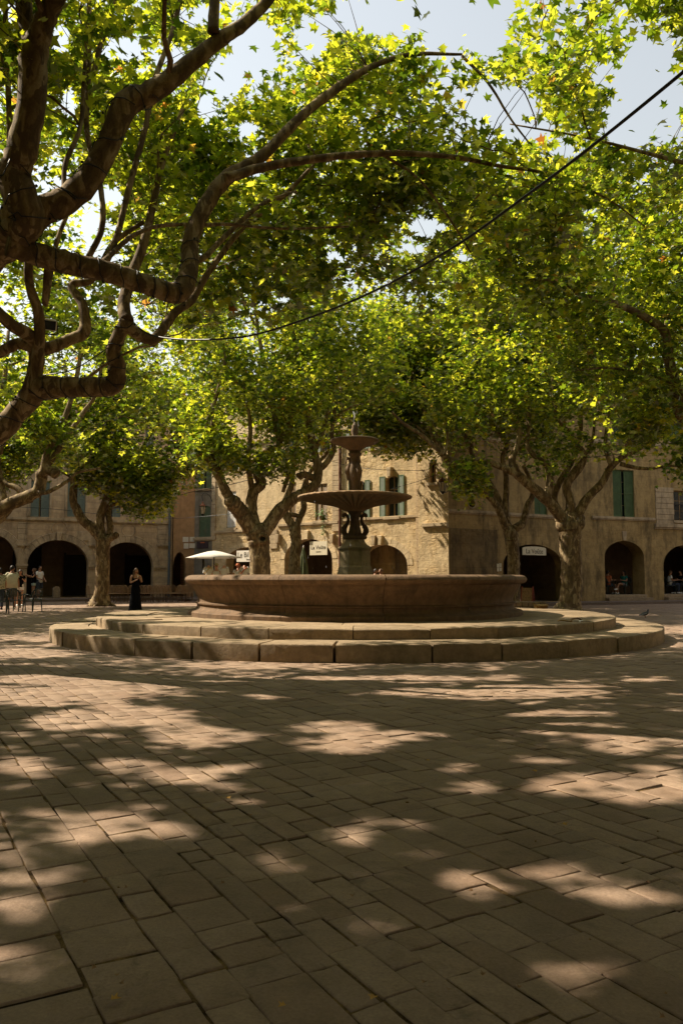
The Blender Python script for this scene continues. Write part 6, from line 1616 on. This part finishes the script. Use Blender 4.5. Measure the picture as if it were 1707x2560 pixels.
for dx, lab in ((c3(1216, 0)[0], 'round cafe table between the seated pair in the tall arch'), (c3(1530, 0)[0], 'round cafe table in the rightmost arch')):
    q = fg.inside(dx, 1.35); t = thing('cafe_table', lab, 'table', (q.x, q.y, .425), 0, 'round tables under the arches')
    m = MB(); m.lathe([(.32, .71), (.33, .72), (.33, .735), (.32, .74)], 24); m.build('table_top', M_table, t); m = MB(); m.tube([(0, 0, .02), (0, 0, .71)], .03, 10); m.lathe([(.2, 0), (.2, .02), (.03, .05)], 16); m.build('table_leg', M_iron, t)

# ------------------------------------------------------------------ small things on the ground
# rounded stone post by the arch
u = fa.uv((128, 1350))[0]; q = fa.A + fa.d * u - fa.nrm * .45
t = thing('stone_bollard', 'short round-topped pale stone guard post at the foot of the left arch', 'bollard', (q.x, q.y, .12), math.atan2(fa.d.y, fa.d.x))
m = MB(); m.prism([(-.20, 0), (.20, 0), (.20, .52), (.17, .61), (.08, .67), (-.08, .67), (-.17, .61), (-.20, .52)], -.16, .16); m.build('post', M_step, t, bevel=.02)
# low stone surround with cardboard box
gp = at(1222, 1404, 30.9)
t = thing('stone_planter', 'low square surround of stone blocks behind the right end of the basin', 'planter', (gp.x - .1, 31.6, 0))
r = random.Random(9)
for row in range(2):
    for k in range(6):
        m = MB(); w_ = .22; x0 = -.75 + k * .235 + (.06 if row else 0); m.box(x0 + .006, x0 + w_, -.40, .40, row * .19 + .003, row * .19 + .185 + r.uniform(-.006, .004)); m.build('stone_block', M_step, t, bevel=.018)
t = thing('cardboard_box', 'small tan cardboard box with a cut edge, against the stone surround', 'box', (at(1240, 1400, 30.9).x, 30.85, 0), .1)
m = MB(); m.box(-.22, .22, -.16, .16, 0, .30); o = m.build('carton', M_card, t, bevel=.006)
m = MB(); m.box(-.215, .215, -.168, -.161, .06, .075); m.build('tape', M_paper, t)
m = MB(); m.add([(-.22, -.16, .302), (.22, -.16, .302), (.22, -.30, .25), (-.22, -.30, .24)], [(0, 1, 2, 3)]); o = m.build('flap', M_card, t); sd = o.modifiers.new('Solidify', 'SOLIDIFY'); sd.thickness = .006
# red folding board
gp = at(1203, 1380, 33)
t = thing('folding_board', 'red-framed folding board standing behind the right end of the basin', 'sign board', (gp.x + .05, 32.6, 0), -.5)
for sx in (-1, 1):
    for sy in (-1, 1): m = MB(); m.tube([(sx * .25, sy * .22, 0), (sx * .22, sy * .02, .95)], .02, 6); m.build('leg', M_wood_red, t)
m = MB(); m.add([(-.22, -.19, .12), (.22, -.19, .12), (.20, -.035, .9), (-.20, -.035, .9)], [(0, 1, 2, 3)]); o = m.build('panel', M_bark_dry, t); sd = o.modifiers.new('Solidify', 'SOLIDIFY'); sd.thickness = .015
# bench rail inside the dark arch
# pigeon
gp = ground(1480, 1419); t = thing('pigeon', 'grey pigeon standing on the sunlit paving at the right', 'pigeon', tuple(gp), 0)
m = MB(); b0 = catmull([(-.20, 0, .085), (-.13, 0, .10), (-.05, 0, .125), (.03, 0, .145), (.075, 0, .175), (.095, 0, .225), (.105, 0, .262), (.118, 0, .272)], 3)
rr = [.010, .028, .055, .062, .048, .028, .026, .022]; m.tube(b0, [rr[i] + (rr[i + 1] - rr[i]) * k / 3 for i in range(7) for k in range(3)] + [.012], 12)
m.tube([(.122, 0, .268), (.148, 0, .258)], [.008, .002], 6); m.build('body', M_pigeon, t, smooth=True)
for s_ in (-1, 1):
    m = MB(); m.tube(catmull([(.03, s_ * .045, .15), (-.05, s_ * .062, .13), (-.14, s_ * .035, .10), (-.20, s_ * .012, .085)], 3), [.03] * 3 + [.038] * 3 + [.02] * 3 + [.004], 8, flat=.4); m.build('wing', M_pigeon_l, t, smooth=True)
    m = MB(); m.tube([(.0, s_ * .022, .09), (.005, s_ * .024, .01), (.03, s_ * .026, .005)], [.007, .005, .004], 6); m.tube([(.005, s_ * .024, .008), (.025, s_ * .04, .004)], .004, 5); m.build('leg', M_wood_red, t)
    m = MB(); m.ball((.112, s_ * .017, .272), .005, 8, 6); m.build('eye', M_c_rust, t)
# fallen leaves
r = random.Random(12)
for i, (dx, dy, lab) in enumerate([(978, 1748, 'yellow fallen leaf in the middle distance of the paving, right of centre'), (1230, 1774, 'small orange fallen leaf on the right paving near a sun patch'), (655, 2312, 'brown fallen leaf near the bottom, left of centre'),
                                   (256, 2300, 'yellow-brown fallen leaf at the lower left corner area'), (1290, 1895, 'tiny tan fallen leaf at the right in the shade'), (520, 1835, 'pale fallen leaf left of centre in the shade'), (860, 2292, 'ochre fallen leaf at the bottom, right of centre')]):
    gp = ground(dx, dy, .008); m = MB(); s_ = r.uniform(.03, .05); a = r.uniform(0, 6)
    vs = [Vector(p) * s_ for p in LEAF]; Mz = Matrix.Rotation(a, 4, 'Z')
    m.add([tuple(gp + Mz @ Vector((v.x, v.y, .006 + abs(v.x) * .5 + .1 * v.y * v.y / s_))) for v in vs], [tuple(f) for f in LF])
    tag(m.build('fallen_leaf', M_leafdry, None, recalc=False), lab, 'leaf', 'fallen leaves on the paving')

bit = None
for i in range(46):
    dx, dy = r.uniform(20, 1550), 1540 + 800 * r.random() ** 1.3
    gp = ground(dx, dy, .006)
    if bit is None:
        m = MB(); m.add([(v.x, v.y, .004 + abs(v.x) * .7 + v.y * v.y * 4) for v in [Vector(p) * .03 for p in LEAF]], [tuple(f) for f in LF]); bit = o = m.build('leaf_fragment', M_bark_dry, None, recalc=False)
        tag(o, 'tiny brown dry leaf fragment lying on the open paving', 'leaf', 'tiny leaf fragments scattered on the paving')
    else: o = bit.copy(); COL.objects.link(o)
    o.location = gp; o.rotation_euler = (r.uniform(-.2, .2), r.uniform(-.2, .2), r.uniform(0, 6)); q = r.uniform(.35, 1.0); o.scale = (q, q * r.uniform(.5, 1), q)
